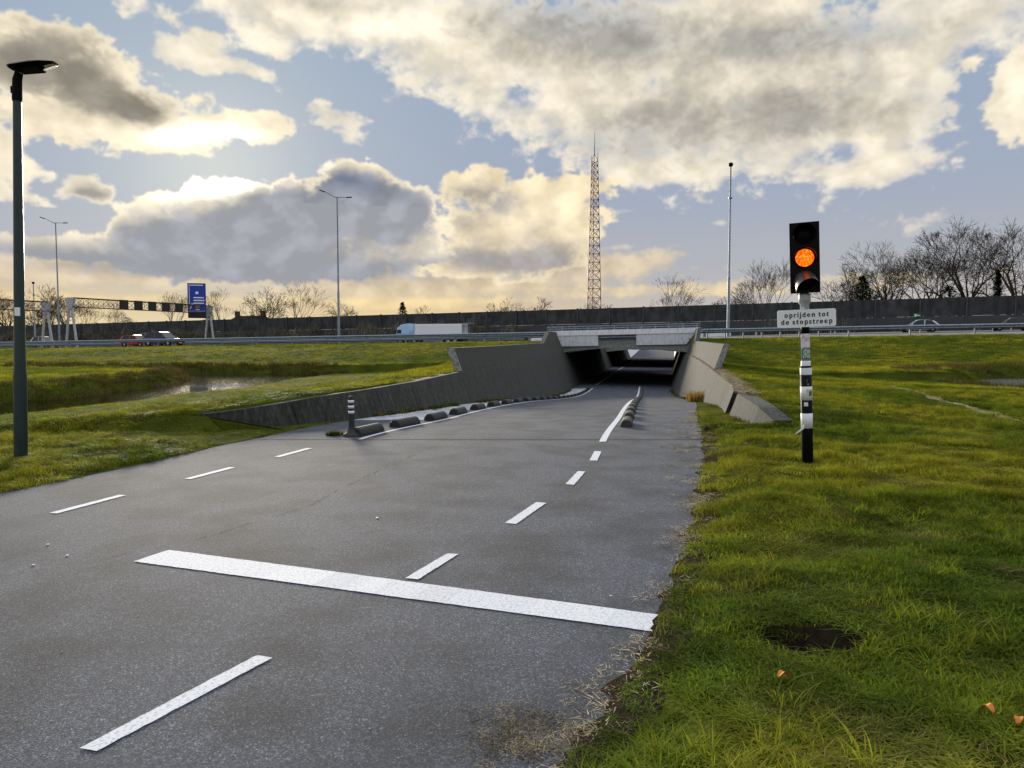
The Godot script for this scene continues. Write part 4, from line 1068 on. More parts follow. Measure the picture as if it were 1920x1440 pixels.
func make_traffic_light() -> void:
	var x := 3.72
	var d := 9.3
	var o := thing("traffic_light", "black traffic light lit amber on a black and white banded pole", "traffic light", Vector3(x, 0.03, -d))
	o.scale = Vector3.ONE * 0.975
	o.rotation = Vector3(0, deg_to_rad(-6.0), deg_to_rad(2.3))
	var ring := func(called, y0, y1, r, m):
		var st := S(true)
		lathe(st, [[0.0, y0], [r, y0], [r, y0], [r, y1], [r, y1], [0.0, y1]], 20)
		return obj(called, st, m, o)
	ring.call("pole", -0.3, 1.30, 0.070, M.band_black)
	ring.call("band", 0.50, 0.69, 0.0725, M.band_white)
	ring.call("band", 0.86, 1.035, 0.0725, M.band_white)
	var st := S(true)
	lathe(st, [[0.0725, 1.185], [0.0725, 1.265], [0.062, 1.30], [0.058, 1.32], [0.058, 1.36], [0.0, 1.36]], 20)
	obj("band", st, M.band_white, o)
	ring.call("pole_upper", 1.36, 2.26, 0.052, M.galv_pale)
	ring.call("pole_sleeve", 1.70, 1.84, 0.0535, M.band_black)
	st = S(true)
	lathe(st, [[0.0, 1.98], [0.054, 1.98], [0.054, 2.08], [0.075, 2.10], [0.075, 2.20], [0.06, 2.22], [0.0, 2.22]], 20)
	obj("collar", st, M.galv_pale, o)
	# stickers pasted round the pole
	var wrap := func(y0, y1, a0, a1, r, m):
		var s := S(true)
		for k in 6:
			var q := []
			for e in [[k, y0], [k + 1, y0], [k + 1, y1], [k, y1]]:
				var a := deg_to_rad(lerpf(a0, a1, e[0] / 6.0))
				q.append(Vector3(sin(a) * r, e[1], cos(a) * r))
			face(s, q, Vector3(0, (y0 + y1) / 2.0, 0))
		obj("sticker", s, m, o)
	var pale := ntex(51, 0.02, [[0.0, Color(0.55, 0.45, 0.52)], [0.35, Color(0.80, 0.75, 0.80)], [1.0, Color(0.88, 0.85, 0.88)]], FastNoiseLite.TYPE_SIMPLEX, 3, 128)
	var teal := ntex(52, 0.03, [[0.0, Color(0.08, 0.10, 0.10)], [0.4, Color(0.30, 0.42, 0.40)], [0.55, Color(0.72, 0.78, 0.76)], [1.0, Color(0.80, 0.84, 0.83)]], FastNoiseLite.TYPE_SIMPLEX, 3, 128)
	wrap.call(1.53, 1.71, -75, 80, 0.0555, dress(mat(Color.WHITE, 0.5), pale, 5.0, null, 0, false))
	wrap.call(1.38, 1.52, -80, 85, 0.0560, mat(Color(0.13, 0.42, 0.36), 0.5))
	wrap.call(1.40, 1.51, -50, 55, 0.0567, dress(mat(Color.WHITE, 0.5), teal, 9.0, null, 0, false))
	wrap.call(0.90, 1.00, -18, 62, 0.0737, dress(mat(Color.WHITE, 0.5), ntex(53, 0.02, [[0.0, Color(0.78, 0.79, 0.78)], [0.6, Color(0.72, 0.74, 0.68)], [1.0, Color(0.55, 0.58, 0.4)]], FastNoiseLite.TYPE_SIMPLEX, 3, 128), 6.0, null, 0, false))
	wrap.call(0.915, 0.975, 10, 48, 0.0744, mat(Color(0.32, 0.36, 0.16), 0.5))
	wrap.call(0.785, 0.835, -40, 0, 0.0712, M.band_white)
	wrap.call(1.09, 1.13, -12, 0, 0.0712, mat(Color(0.25, 0.27, 0.3), 0.5))
	wrap.call(1.055, 1.075, -4, 12, 0.0712, mat(Color(0.45, 0.47, 0.5), 0.5))
	st = S()   # a loose end of tape
	loft(st, [[Vector3(-0.05, 0.50, 0.055), Vector3(-0.05, 0.55, 0.055), Vector3(-0.048, 0.55, 0.057), Vector3(-0.048, 0.50, 0.057)], [Vector3(-0.12, 0.455, 0.07), Vector3(-0.105, 0.49, 0.07), Vector3(-0.103, 0.49, 0.073), Vector3(-0.118, 0.455, 0.073)], [Vector3(-0.175, 0.425, 0.075), Vector3(-0.165, 0.445, 0.085), Vector3(-0.163, 0.445, 0.088), Vector3(-0.173, 0.425, 0.078)]])
	obj("tape_end", st, M.sign_white, o)
	# the plate
	var plate := Node3D.new()
	plate.name = "sign_plate"
	o.add_child(plate)
	plate.position = Vector3(0.0, 1.905, 0.075)
	st = S()
	var rim := []
	for e in [[0.335, 0.087, 0], [-0.335, 0.087, 1], [-0.335, -0.087, 2], [0.335, -0.087, 3]]:
		for k in 5:
			var a: float = PI / 2 * (e[2] + k / 4.0)
			rim.append(Vector3(e[0] + cos(a) * 0.024, e[1] + sin(a) * 0.024, 0))
	slab(st, rim, Vector3.BACK, 0.004)
	obj("plate", st, M.sign_white, plate)
	text(plate, "lettering", "o p r i j d e n   t o t".replace("   ", "#").replace(" ", "\u200a").replace("#", " \u2009"), 0.080, Vector3(0.0, 0.042, 0.004), Basis.IDENTITY, M.sign_ink)
	text(plate, "lettering", "d e   s t o p s t r e e p".replace("   ", "#").replace(" ", "\u200a").replace("#", " \u2009"), 0.080, Vector3(0.0, -0.045, 0.004), Basis.IDENTITY, M.sign_ink)
	st = S()
	for y in [-0.05, 0.05]: box(st, Vector3(0, y, -0.03), Vector3(0.12, 0.025, 0.05), 0.004)
	obj("bracket", st, M.galv, plate)
	# the lantern
	var h := Node3D.new()
	h.name = "lantern"
	o.add_child(h)
	h.position = Vector3(-0.005, 2.22, 0.06)
	h.rotation.y = deg_to_rad(-14.0)
	st = S()
	box(st, Vector3(0, 0.44, -0.06), Vector3(0.30, 0.86, 0.16), 0.02)
	obj("housing", st, M.black_matt, h)
	st = S()
	box(st, Vector3(0, 0.445, 0.03), Vector3(0.352, 0.885, 0.012), 0.003)
	obj("backplate", st, M.black, h)
	for i in 3:
		var c := Vector3(0, 0.735 - 0.292 * i, 0.036)
		var fwd := Basis(Vector3.RIGHT, PI / 2)
		st = S(true)
		lathe(st, [[0.118, 0.0], [0.122, 0.0], [0.122, 0.018], [0.113, 0.018], [0.110, 0.004]], 28, c, fwd)
		obj("lens_ring", st, M.black, h)
		st = S(true)
		lathe(st, [[0.112, 0.003], [0.085, 0.016], [0.045, 0.024], [0.0, 0.027]], 28, c, fwd)
		var lens := obj("lens", st, [M.lens_red, M.lens_amber, M.lens_green][i], h)
		tag(lens, ["unlit dark upper lens", "lit amber lens", "unlit dark lower lens"][i])
		# hood: a sheet bent over the lens, longest on top
		st = S(true)
		var inner := []
		var outer := []
		for k in 25:
			var a := lerpf(-0.16 * PI, 1.16 * PI, k / 24.0)
			var r := 0.136
			var reach := 0.025 + 0.165 * pow(clampf(sin(a) * 0.5 + 0.5, 0.0, 1.0), 1.3)
			inner.append(c + Vector3(cos(a) * r, sin(a) * r, -0.004))
			var sag := Vector3(0.03, -0.10 + 0.03 * cos(a), 0.0) if i == 2 else Vector3.ZERO   # the lowest hood is bent down
			outer.append(c + Vector3(cos(a) * r * 1.02, sin(a) * r - 0.02 * sin(a), reach) + sag)
		for k in 24:
			for p in [inner[k], outer[k], outer[k + 1], inner[k], outer[k + 1], inner[k + 1]]: st.add_vertex(p)
			for p in [inner[k], outer[k + 1], outer[k], inner[k], inner[k + 1], outer[k + 1]]: st.add_vertex(p * 1.0 + (c - inner[k]).normalized() * 0.004)
		obj("hood", st, M.hood, h)
	var lamp := OmniLight3D.new()
	lamp.name = "amber_glow"
	h.add_child(lamp)
	lamp.position = Vector3(0, 0.443, 0.09)
	lamp.light_color = Color(1.0, 0.45, 0.08)
	lamp.light_energy = 0.012
	lamp.light_size = 0.08
	lamp.omni_range = 60.0
	lamp.omni_attenuation = 2.0
	lamp.shadow_enabled = true

func make_blocks() -> void:
	var st := S(true)
	var secs := []
	for e in [[-0.45, 0.0, 0.82], [-0.42, 0.0, 1.0], [0.42, 0.0, 1.0], [0.45, 0.0, 0.82]]:
		var q := []
		for p in [[-0.115, 0.0], [-0.112, 0.05], [-0.095, 0.095], [-0.065, 0.13], [-0.025, 0.146], [0.025, 0.146], [0.065, 0.13], [0.095, 0.095], [0.112, 0.05], [0.115, 0.0]]:
			q.append(Vector3(p[0] * (0.9 + 0.1 * e[2]), p[1] * e[2], e[0]))
		secs.append(q)
	st = S()
	loft(st, secs)
	st.generate_normals()
	var mesh := st.commit()
	var nth := ["first", "second", "third", "fourth", "fifth", "sixth", "seventh", "eighth", "ninth", "tenth"]
	for row in 2:
		var d: float = [12.95, 14.45][row]
		for k in [23, 24][row]:
			var x := row_l(d) if row == 0 else cen(d)
			var o := put("kerb_block", mesh, M.rubber if row == 0 else M.block)
			var e := 0.4
			var dir := Vector3((row_l(d + e) if row == 0 else cen(d + e)) - x, R(d + e) - R(d), -e).normalized()
			o.transform = Transform3D(Basis.looking_at(dir), Vector3(x, R(d) + 0.006, -d))
			if row == 0: tag(o, ("%s black kerb block of the left row, counted from the striped post" % nth[k]) if k < 10 else "black kerb block of the left row, far along near the dark underpass", "kerb block", "black kerb blocks along the left edge of the road")
			else: tag(o, ("%s kerb block of the middle row, counted from its near end" % nth[k]) if k < 8 else "small kerb block of the middle row, far down at the underpass mouth", "kerb block", "kerb blocks between the two lanes")
			d += [[1.46, 1.47, 1.78, 2.05][mini(k, 3)], 1.8][row]

func make_post() -> void:
	var o := thing("bollard", "black flexible post with three white bands at the start of the kerb blocks", "bollard", Vector3(-2.71, 0.004, -12.55))
	o.rotation.z = deg_to_rad(1.0)
	var st := S(true)
	lathe(st, [[0.16, 0.0], [0.15, 0.03], [0.09, 0.06], [0.062, 0.12], [0.05, 0.16], [0.048, 0.60], [0.046, 0.66], [0.03, 0.675], [0.0, 0.68]], 18)
	obj("post", st, M.rubber, o)
	for y in [0.375, 0.465, 0.555]:
		st = S(true)
		lathe(st, [[0.047, y], [0.0505, y], [0.0505, y + 0.05], [0.047, y + 0.05]], 18)
		obj("reflector_band", st, M.band_white, o)

func make_mast(px_x: float, d: float, top: float, label: String, arms: bool, base := 0.5) -> void:
	var o := thing("light_mast", label, "light mast", Vector3(px_x, base, -d), 0.0, "tall light masts along the motorway")
	var h := top - base
	var st := S(true)
	tube(st, [Vector3(0, -0.4, 0), Vector3(0, h * 0.35, 0), Vector3(0, h * 0.353, 0), Vector3(0, h - 0.2, 0)], [0.17, 0.15, 0.12, 0.075], 10)
	obj("mast", st, M.galv, o)
	if not arms:
		st = S(true)
		lathe(st, [[0.0, -0.15], [0.16, -0.12], [0.26, 0.05], [0.27, 0.2], [0.12, 0.32], [0.0, 0.34]], 14, Vector3(0, h - 0.3, 0))
		obj("lamp_head", st, M.black, o)
		st = S()
		box(st, Vector3(0, h * 0.8, 0), Vector3(0.4, 0.18, 0.3), 0.02)
		obj("box", st, M.galv, o)
		return
	for s in [-1.0, 1.0]:
		var v := Vector3(0.70, 0, 0.0) if s > 0 else Vector3(-0.86, 0.0, 0.2)
		var tip: Vector3 = Vector3(0, h - 0.25, 0) + v * 1.9 + Vector3(0, 0.0 if s > 0 else 0.75, 0)
		st = S(true)
		tube(st, [Vector3(0, h - 0.3, 0), Vector3(0, h - 0.25, 0) + v * 0.4 + Vector3(0, 0.03, 0), tip], [0.06, 0.05, 0.04], 7)
		obj("arm", st, M.galv, o)
		st = S()
		box(st, tip + v.normalized() * 0.25, Vector3(0.75, 0.12, 0.3), 0.05, Basis(Vector3.BACK, 0.05 if s > 0 else -0.36))
		obj("lamp_head", st, M.black_matt, o)

func truss(o: Node3D, a: Vector3, b: Vector3, h: float, w: float, n: int) -> void:   # box girder from a to b, hanging h below
	var dir := (b - a).normalized()
	var side := dir.cross(Vector3.UP).normalized() * w / 2.0
	var st := S(true)
	for s in [-1.0, 1.0]:
		for y in [0.0, -h]: bar(st, a + side * s + Vector3(0, y, 0), b + side * s + Vector3(0, y, 0), 0.09 if y == 0.0 else 0.06, 6)
	obj("chord", st, M.rust, o)
	st = S(true)
	for s in [-1.0, 1.0]:
		for i in n:
			var p: Vector3 = a.lerp(b, i / float(n)) + side * s
			var q: Vector3 = a.lerp(b, (i + 1) / float(n)) + side * s
			bar(st, p, q + Vector3(0, -h, 0), 0.035)
			bar(st, p + Vector3(0, -h, 0), q, 0.035)
			bar(st, p, p + Vector3(0, -h, 0), 0.035)
	for i in n + 1:
		var p: Vector3 = a.lerp(b, i / float(n))
		bar(st, p + side, p - side, 0.03)
		bar(st, p + side - Vector3(0, h, 0), p - side - Vector3(0, h, 0), 0.03)
	obj("lattice", st, M.rust, o)

func gantry_leg(o: Node3D, top: Vector3, along: Vector3, foot_y: float) -> void:   # an A-shaped leg, spread along the motorway
	var st := S()
	var wide := 1.35
	for s in [-1.0, 1.0]:
		var p: Vector3 = top + along * 0.32 * s + Vector3(0, -1.7, 0)
		var q: Vector3 = top + along * wide * s
		q.y = foot_y
		var n := along * 0.15
		var m := along.cross(Vector3.UP) * 0.13
		loft(st, [[p - n - m, p + n - m, p + n + m, p - n + m], [q - n - m, q + n - m, q + n + m, q - n + m]])
	var c := top + Vector3(0, -1.9, 0)
	var n2 := along.cross(Vector3.UP) * 0.22
	loft(st, [[c - along * 0.45 - n2, c + along * 0.45 - n2, c + along * 0.45 + n2, c - along * 0.45 + n2], [top - along * 1.0 - n2, top + along * 1.0 - n2, top + along * 1.0 + n2, top - along * 1.0 + n2]])
	obj("leg", st, M.galv_pale, o)

func make_exit_sign() -> void:
	var d := 135.0 / (1.0 + 0.45 * 0.5405)
	var o := thing("exit_sign", "small green sign on the noise wall above the white car", "sign", Vector3(0.5405 * d, 5.35, -d + 0.25), -0.42)
	var st := S()
	box(st, Vector3.ZERO, Vector3(1.0, 0.6, 0.06), 0.01)
	obj("sign_board", st, mat(Color(0.02, 0.42, 0.25), 0.5), o)
	st = S()
	box(st, Vector3(-0.2, 0, 0.04), Vector3(0.25, 0.34, 0.02))
	box(st, Vector3(0.2, 0, 0.04), Vector3(0.34, 0.12, 0.02))
	obj("sign_print", st, M.sign_white, o)

func make_gantries() -> void:
	var ua := Vector3(U.x, 0, -U.y)
	var g := thing("sign_gantry", "white legged lattice gantry with five dark lane signals and a blue direction sign", "gantry")
	var a := Vector3(-72.0, 8.7, -122.0)
	var b := Vector3(-61.2, 8.75, -151.0)
	truss(g, a, b, 1.5, 1.2, 16)
	gantry_leg(g, a, ua, -0.3)
	gantry_leg(g, b + Vector3(0, -0.1, 0), ua, -0.2)
	var dir := (b - a).normalized()
	var bas := Basis(ua, Vector3.UP, ua.cross(Vector3.UP))
	for p in [0.31, 0.41, 0.51, 0.612, 0.715]:
		var c := a.lerp(b, p) + ua * 0.95 + Vector3(0, -0.75, 0)
		var st := S()
		var bb := Basis(dir, Vector3.UP, dir.cross(Vector3.UP))
		box(st, c, Vector3(1.55, 1.7, 0.5), 0.05, bb)
		obj("lane_signal", st, M.signal_box, g)
	# the blue sign stands square to the traffic on the far leg
	var c := Vector3(-62.55, 9.65, -148.6)
	var sb := Basis(Vector3(0.95, 0, -0.31), Vector3.UP, Vector3(0.31, 0, 0.95))
	var st := S()
	box(st, c, Vector3(3.35, 6.9, 0.22), 0.03, sb)
	var back := obj("sign_frame", st, M.signal_box, g)
	st = S()
	box(st, c + sb * Vector3(0.02, 0.55, 0.13), Vector3(3.15, 5.6, 0.05), 0.01, sb)
	tag(obj("direction_sign", st, M.sign_blue, g), "tall blue direction sign with white lines")
	st = S()
	for e in [[0.0, 3.05, 2.4, 0.16], [0.05, 1.55, 0.55, 0.5], [0.35, 0.6, 1.9, 0.22], [0.4, 0.05, 2.0, 0.22], [0.35, -0.5, 1.9, 0.22], [-1.35, 1.2, 0.09, 4.0], [0.0, -2.05, 3.0, 0.07], [0.1, -1.75, 0.7, 0.16]]:
		box(st, c + sb * Vector3(e[0], e[1], 0.17), Vector3(e[2], e[3], 0.03), 0.0, sb)
	box(st, c + sb * Vector3(-1.0, -1.15, 0.17), Vector3(0.13, 1.2, 0.03), 0.0, sb * Basis(Vector3.BACK, -0.5))
	box(st, c + sb * Vector3(-0.85, -0.62, 0.17), Vector3(0.4, 0.12, 0.03), 0.0, sb)
	obj("sign_print", st, M.sign_white, g)
	st = S()
	box(st, c + sb * Vector3(0.1, -1.18, 0.17), Vector3(0.85, 0.42, 0.03), 0.0, sb)
	obj("sign_print", st, mat(Color(0.55, 0.45, 0.05), 0.5), g)
	var g2 := thing("sign_gantry", "white legged lattice gantry cut off by the left edge of the photo", "gantry")
	var a2 := Vector3(-76.6, 8.05, -123.0)
	var b2 := Vector3(-86.6, 8.05, -94.5)
	truss(g2, a2, b2, 1.5, 1.2, 16)
	gantry_leg(g2, a2, ua, -0.3)
	gantry_leg(g2, b2, ua, -0.3)

func make_tower() -> void:
	var o := thing("radio_mast", "tall red and grey lattice radio mast with a whip aerial behind the noise wall", "radio mast", Vector3(24.0, 0, -220.0))
	var H := 54.0
	var st := S(true)
	var corner := func(k, y):
		var r := lerpf(2.6, 1.05, y / H)
		var a: float = TAU * k / 3.0 + 0.5
		return Vector3(cos(a) * r, y, sin(a) * r)
	for k in 3: tube(st, [corner.call(k, 0.0), corner.call(k, H + (1.2 if k else 2.2))], [0.15, 0.10], 5)
	obj("mast_leg", st, M.mast_red, o)
	st = S(true)
	var y := 0.0
	while y < H - 0.1:
		var dy := lerpf(3.0, 1.8, y / H)
		var y2 := minf(y + dy, H)
		for k in 3:
			bar(st, corner.call(k, y), corner.call(k + 1, y2), 0.07, 3)
			bar(st, corner.call(k + 1, y), corner.call(k, y2), 0.07, 3)
			bar(st, corner.call(k, y), corner.call(k + 1, y), 0.07, 3)
		y = y2
	obj("lattice", st, M.mast_red, o)
	st = S(true)
	for k in 3: bar(st, corner.call(k, H), Vector3(0, H + 2.0, 0), 0.06)
	tube(st, [Vector3(0, H + 1.5, 0), Vector3(0, H + 3, 0), Vector3(0, H + 8.2, 0)], [0.16, 0.12, 0.05], 6)
	obj("aerial", st, M.rust, o)


# ------------------------------------------------------------------ vehicles: +x is forward
func wheel(o: Node3D, at: Vector3, r: float, w: float) -> void:
	var n := Node3D.new()
	n.name = "wheel"
	o.add_child(n, true)
	n.position = at
	var b := Basis(Vector3.RIGHT, PI / 2)
	var st := S(true)
	lathe(st, [[r * 0.62, -w / 2], [r * 0.95, -w / 2], [r, -w * 0.35], [r, w * 0.35], [r * 0.95, w / 2], [r * 0.62, w / 2]], 18, Vector3.ZERO, b)
	obj("tyre", st, M.tyre, n)
	st = S(true)
	lathe(st, [[0.0, -w * 0.42], [r * 0.2, -w * 0.45], [r * 0.63, -w * 0.38], [r * 0.63, w * 0.38], [r * 0.2, w * 0.45], [0.0, w * 0.42]], 14, Vector3.ZERO, b)
	obj("rim", st, M.rim, n)

func make_car(called: String, label: String, at: Vector3, turn: float, paint: Material, L: float, W: float, H: float, estate: float) -> Node3D:
	var o := thing(called, label, "car", at, turn)
	var w := W / 2.0
	var belt := H * 0.60
	var st := S()
	var secs := []
	# nose to tail: x, lowest, shoulder, half width
	for e in [[0.5, 0.36, 0.40, 0.72], [0.49, 0.26, 0.43, 0.86], [0.44, 0.20, 0.485, 0.95], [0.30, 0.19, 0.545, 1.0], [0.20, 0.19, 0.585, 1.0], [0.0, 0.19, 0.60, 1.0], [-0.30, 0.19, 0.615, 1.0], [-0.42, 0.20, 0.615, 0.97], [-0.485, 0.26, 0.60, 0.90], [-0.5, 0.34, 0.55, 0.80]]:
		var x: float = e[0] * L
		var lo: float = e[1] * H * 0.95
		var hi: float = e[2] * H
		var hw: float = w * e[3]
		var q := []
		for p in [[-0.90, 0.0], [-1.0, 0.25], [-1.0, 0.72], [-0.94, 0.92], [-0.80, 1.0], [0.80, 1.0], [0.94, 0.92], [1.0, 0.72], [1.0, 0.25], [0.90, 0.0]]: q.append(Vector3(x, lerpf(lo, hi, p[1]), hw * p[0]))
		secs.append(q)
	loft(st, secs)
	obj("body", st, paint, o)
	var rear := lerpf(-0.42, -0.49, estate)
	var tops := [[0.215, 0.585, 0.60], [0.05, 0.60, 0.965], [-0.05, 0.60, 1.0], [-0.25, 0.61, 0.985], [lerpf(-0.30, -0.40, estate), 0.61, 0.93], [rear, 0.61, 0.63]]
	st = S()
	secs = []
	for e in tops:
		var x: float = e[0] * L
		secs.append([Vector3(x, e[1] * H, -w * 0.90), Vector3(x, e[2] * H - 0.012, -w * lerpf(0.90, 0.70, (e[2] - e[1]) / 0.4)), Vector3(x, e[2] * H - 0.012, w * lerpf(0.90, 0.70, (e[2] - e[1]) / 0.4)), Vector3(x, e[1] * H, w * 0.90)])
	loft(st, secs)
	obj("window_glass", st, M.glass, o)
	st = S()
	secs = []
	for i in range(1, 5):
		var e: Array = tops[i]
		var hw := w * lerpf(0.90, 0.70, (e[2] - e[1]) / 0.4) + 0.012
		var x: float = e[0] * L
		secs.append([Vector3(x, e[2] * H - 0.06, -hw - 0.01), Vector3(x, e[2] * H, -hw * 0.9), Vector3(x, e[2] * H + 0.02, 0), Vector3(x, e[2] * H, hw * 0.9), Vector3(x, e[2] * H - 0.06, hw + 0.01)])
	loft(st, secs)
	obj("roof", st, paint, o)
	for s in [-1.0, 1.0]:
		for e in [[0.215, 0.59, 0.05, 0.96, 0.05], [-0.12, 0.60, -0.13, 0.98, 0.05], [rear, 0.62, lerpf(-0.30, -0.40, estate), 0.92, 0.13]]:
			st = S()
			var p := Vector3(e[0] * L, e[1] * H, s * (w * 0.90 + 0.006))
			var q := Vector3(e[2] * L, e[3] * H, s * (w * 0.72 + 0.006))
			var n := Vector3(e[4], 0, 0)
			var m := Vector3(0, 0, 0.02)
			loft(st, [[p - n - m, p + n - m, p + n + m, p - n + m], [q - n - m, q + n - m, q + n + m, q - n + m]])
			obj("pillar", st, paint, o)
	for s in [-1.0, 1.0]:
		st = S()
		box(st, Vector3(0.455 * L, 0.445 * H, s * w * 0.72), Vector3(0.22, 0.11, 0.36), 0.03, Basis(Vector3.UP, -s * 0.5))
		obj("headlight", st, M.lens, o)
		st = S()
		box(st, Vector3(-0.478 * L, 0.53 * H, s * w * 0.78), Vector3(0.16, 0.18, 0.26), 0.03)
		obj("tail_light", st, M.tail, o)
		st = S()
		box(st, Vector3(0.17 * L, 0.625 * H, s * (w + 0.06)), Vector3(0.12, 0.13, 0.17), 0.03)
		obj("mirror", st, paint, o)
		for x in [0.30, -0.31]:
			st = S(true)
			lathe(st, [[0.0, -0.012], [H * 0.245, -0.012], [H * 0.245, 0.012], [0.0, 0.012]], 18, Vector3(x * L, H * 0.21, s * w * 0.995), Basis(Vector3.RIGHT, PI / 2))
			obj("wheel_arch", st, M.black_matt, o)
			wheel(o, Vector3(x * L, H * 0.205, s * (w - 0.08)), H * 0.205, 0.22)
	st = S()
	box(st, Vector3(0.492 * L, 0.30 * H, 0), Vector3(0.06, 0.15, W * 0.55), 0.02)
	obj("grille", st, M.black_matt, o)
	st = S()
	box(st, Vector3(0.502 * L, 0.26 * H, 0), Vector3(0.02, 0.11, 0.5), 0.0)
	box(st, Vector3(-0.502 * L, 0.40 * H, 0), Vector3(0.02, 0.11, 0.5), 0.0)
	obj("number_plate", st, mat(Color(0.75, 0.6, 0.1), 0.5), o)
	return o

func make_truck() -> void:
	var s := -36.2
	var t := 57.0
	var o := thing("truck", "lorry with a blue and white cab pulling a plain white box trailer", "truck", at_st(s, t, level(s, t)), asin(U.y) + PI)
	# +x is forward (to the left in the picture)
	var st := S()
	box(st, Vector3(-3.4, 2.15, 0), Vector3(8.9, 2.55, 2.5), 0.04)
	obj("trailer_box", st, M.truck_white, o)
	st = S()
	for x in [1.08, -7.88]:
		for z in [-1.25, 1.25]: box(st, Vector3(x, 2.15, z), Vector3(0.1, 2.62, 0.1), 0.01)
	box(st, Vector3(-8.5, 3.5, 0), Vector3(1.1, 0.12, 2.4), 0.02)
	for z in [-1.2, 1.2]: box(st, Vector3(-8.15, 2.2, z), Vector3(0.12, 2.7, 0.12), 0.01)
	obj("trailer_frame", st, M.galv, o)
	st = S()
	box(st, Vector3(-3.2, 0.75, 0), Vector3(9.6, 0.25, 0.9), 0.02)
	box(st, Vector3(2.8, 0.8, 0), Vector3(4.8, 0.3, 0.95), 0.02)
	obj("chassis", st, M.black_matt, o)
	st = S()
	box(st, Vector3(-2.4, 0.75, 1.15), Vector3(3.6, 0.6, 0.06), 0.01)
	box(st, Vector3(-2.4, 0.75, -1.15), Vector3(3.6, 0.6, 0.06), 0.01)
	obj("side_guard", st, M.galv, o)
	# cab: a bevelled block with a raked screen, its lower half blue
	for k in 2:
		st = S()
		var secs := []
		for z in [-1.2, -1.12, 1.12, 1.2]:
			var c := 0.05 if absf(z) > 1.15 else 0.0
			if k == 0: secs.append([Vector3(2.15, 0.75, z), Vector3(4.55 - c, 0.55, z), Vector3(4.62 - c, 1.75, z), Vector3(2.15, 1.75, z)])
			else: secs.append([Vector3(2.15, 1.752, z), Vector3(4.62 - c, 1.752, z), Vector3(4.35 - c, 2.75 - c, z), Vector3(3.6, 3.35 - c, z), Vector3(2.15, 3.55 - c, z)])
		loft(st, secs)
		obj("cab_lower" if k == 0 else "cab_upper", st, M.truck_blue if k == 0 else M.truck_pale, o)
	st = S()
	slab(st, [Vector3(4.60, 1.85, -1.05), Vector3(4.60, 1.85, 1.05), Vector3(4.385, 2.66, 1.0), Vector3(4.385, 2.66, -1.0)], Vector3(0.966, 0.257, 0), 0.03)
	obj("windscreen", st, M.glass, o)
	for z in [-1.205, 1.205]:
		st = S()
		slab(st, [Vector3(3.55, 1.85, z), Vector3(4.45, 1.85, z), Vector3(4.28, 2.5, z), Vector3(3.55, 2.5, z)], Vector3.BACK, 0.02)
		obj("side_window", st, M.glass, o)
		st = S()
		box(st, Vector3(4.62, 2.2, z * 1.12), Vector3(0.12, 0.65, 0.22), 0.03)
		obj("mirror", st, M.black_matt, o)
		st = S()
		box(st, Vector3(4.56, 0.95, z * 0.78), Vector3(0.14, 0.22, 0.4), 0.02)
		obj("headlight", st, M.lens, o)
	for x in [3.9, 1.2, -5.2, -6.4]:
		for z in [-1.0, 1.0]: wheel(o, Vector3(x, 0.5, z), 0.5, 0.32)

func make_vehicles() -> void:
	var th := asin(U.y)
	var p := func(s, t): return at_st(s, t, level(s, t) + 0.005)
	make_car("parked_suv".replace("parked_", ""), "dark blue grey suv driving right on the near carriageway", p.call(-43.2, 6.2), th, M.car_blue, 4.5, 1.85, 1.66, 0.8)
	make_car("hatchback", "red hatchback driving behind the dark blue suv", p.call(-53.0, 12.0), th, M.car_red, 4.0, 1.75, 1.5, 0.9)
	make_car("saloon_car", "white car on the far carriageway right of the traffic light", p.call(37.0, 40.0), th + PI, M.car_white, 4.4, 1.8, 1.45, 0.2)
	make_car("saloon_car", "dark red car at the right edge of the picture on the motorway", p.call(46.0, 38.0), th + PI, M.car_dark, 4.6, 1.8, 1.45, 0.5)
	var v := make_car("van", "white van half hidden behind the lamp post at the left edge", p.call(-99.0, 36.5), th, M.car_white, 4.8, 1.95, 2.2, 1.0)
	v.set_meta("category", "van")
	make_truck()


# ------------------------------------------------------------------ trees
func grow(stt: SurfaceTool, stc: SurfaceTool, r: RandomNumberGenerator, p: Vector3, dir: Vector3, ln: float, rad: float, lvl: int, k: Dictionary) -> void:
	var pts := [p]
	var radii := [rad]
	var dd := dir
	var n := 3 if lvl < 3 else 2
	for i in n:
		dd = (dd + Vector3(r.randf_range(-1, 1), r.randf_range(-0.5, 0.8) * 0.6 + k.up * 0.5, r.randf_range(-1, 1)) * k.bend).normalized()
		pts.append(pts[-1] + dd * ln / n)
		radii.append(rad * lerpf(1.0, 0.72, (i + 1.0) / n))
	tube(stt if lvl <= k.solid else stc, pts, radii, 7 if lvl == 0 else 4 if lvl < 3 else 3, false)
	if lvl >= k.levels: return
	var kids: int = k.kids if lvl > 0 else k.first
	if lvl >= 2 and r.randf() < (k.extra if k.has("extra") else 0.45): kids += 1
	var roll := r.randf() * TAU
	for i in kids:
		var side := dd.cross(Vector3(0.31, 0.2, 0.93)).normalized().rotated(dd, roll + TAU * i / kids + r.randf_range(-0.5, 0.5))
		var spread: float = k.spread * r.randf_range(0.6, 1.3)
		var nd := (dd * cos(spread) + side * sin(spread) + Vector3(0, k.up * 0.4, 0)).normalized()
		var from: Vector3 = pts[-1] if i < 2 else pts[-1].lerp(pts[-2], r.randf() * 0.9)
		grow(stt, stc, r, from, nd, ln * k.shrink * r.randf_range(0.8, 1.15), maxf(radii[-1] * (0.78 if i == 0 else 0.66), k.fine), lvl + 1, k)

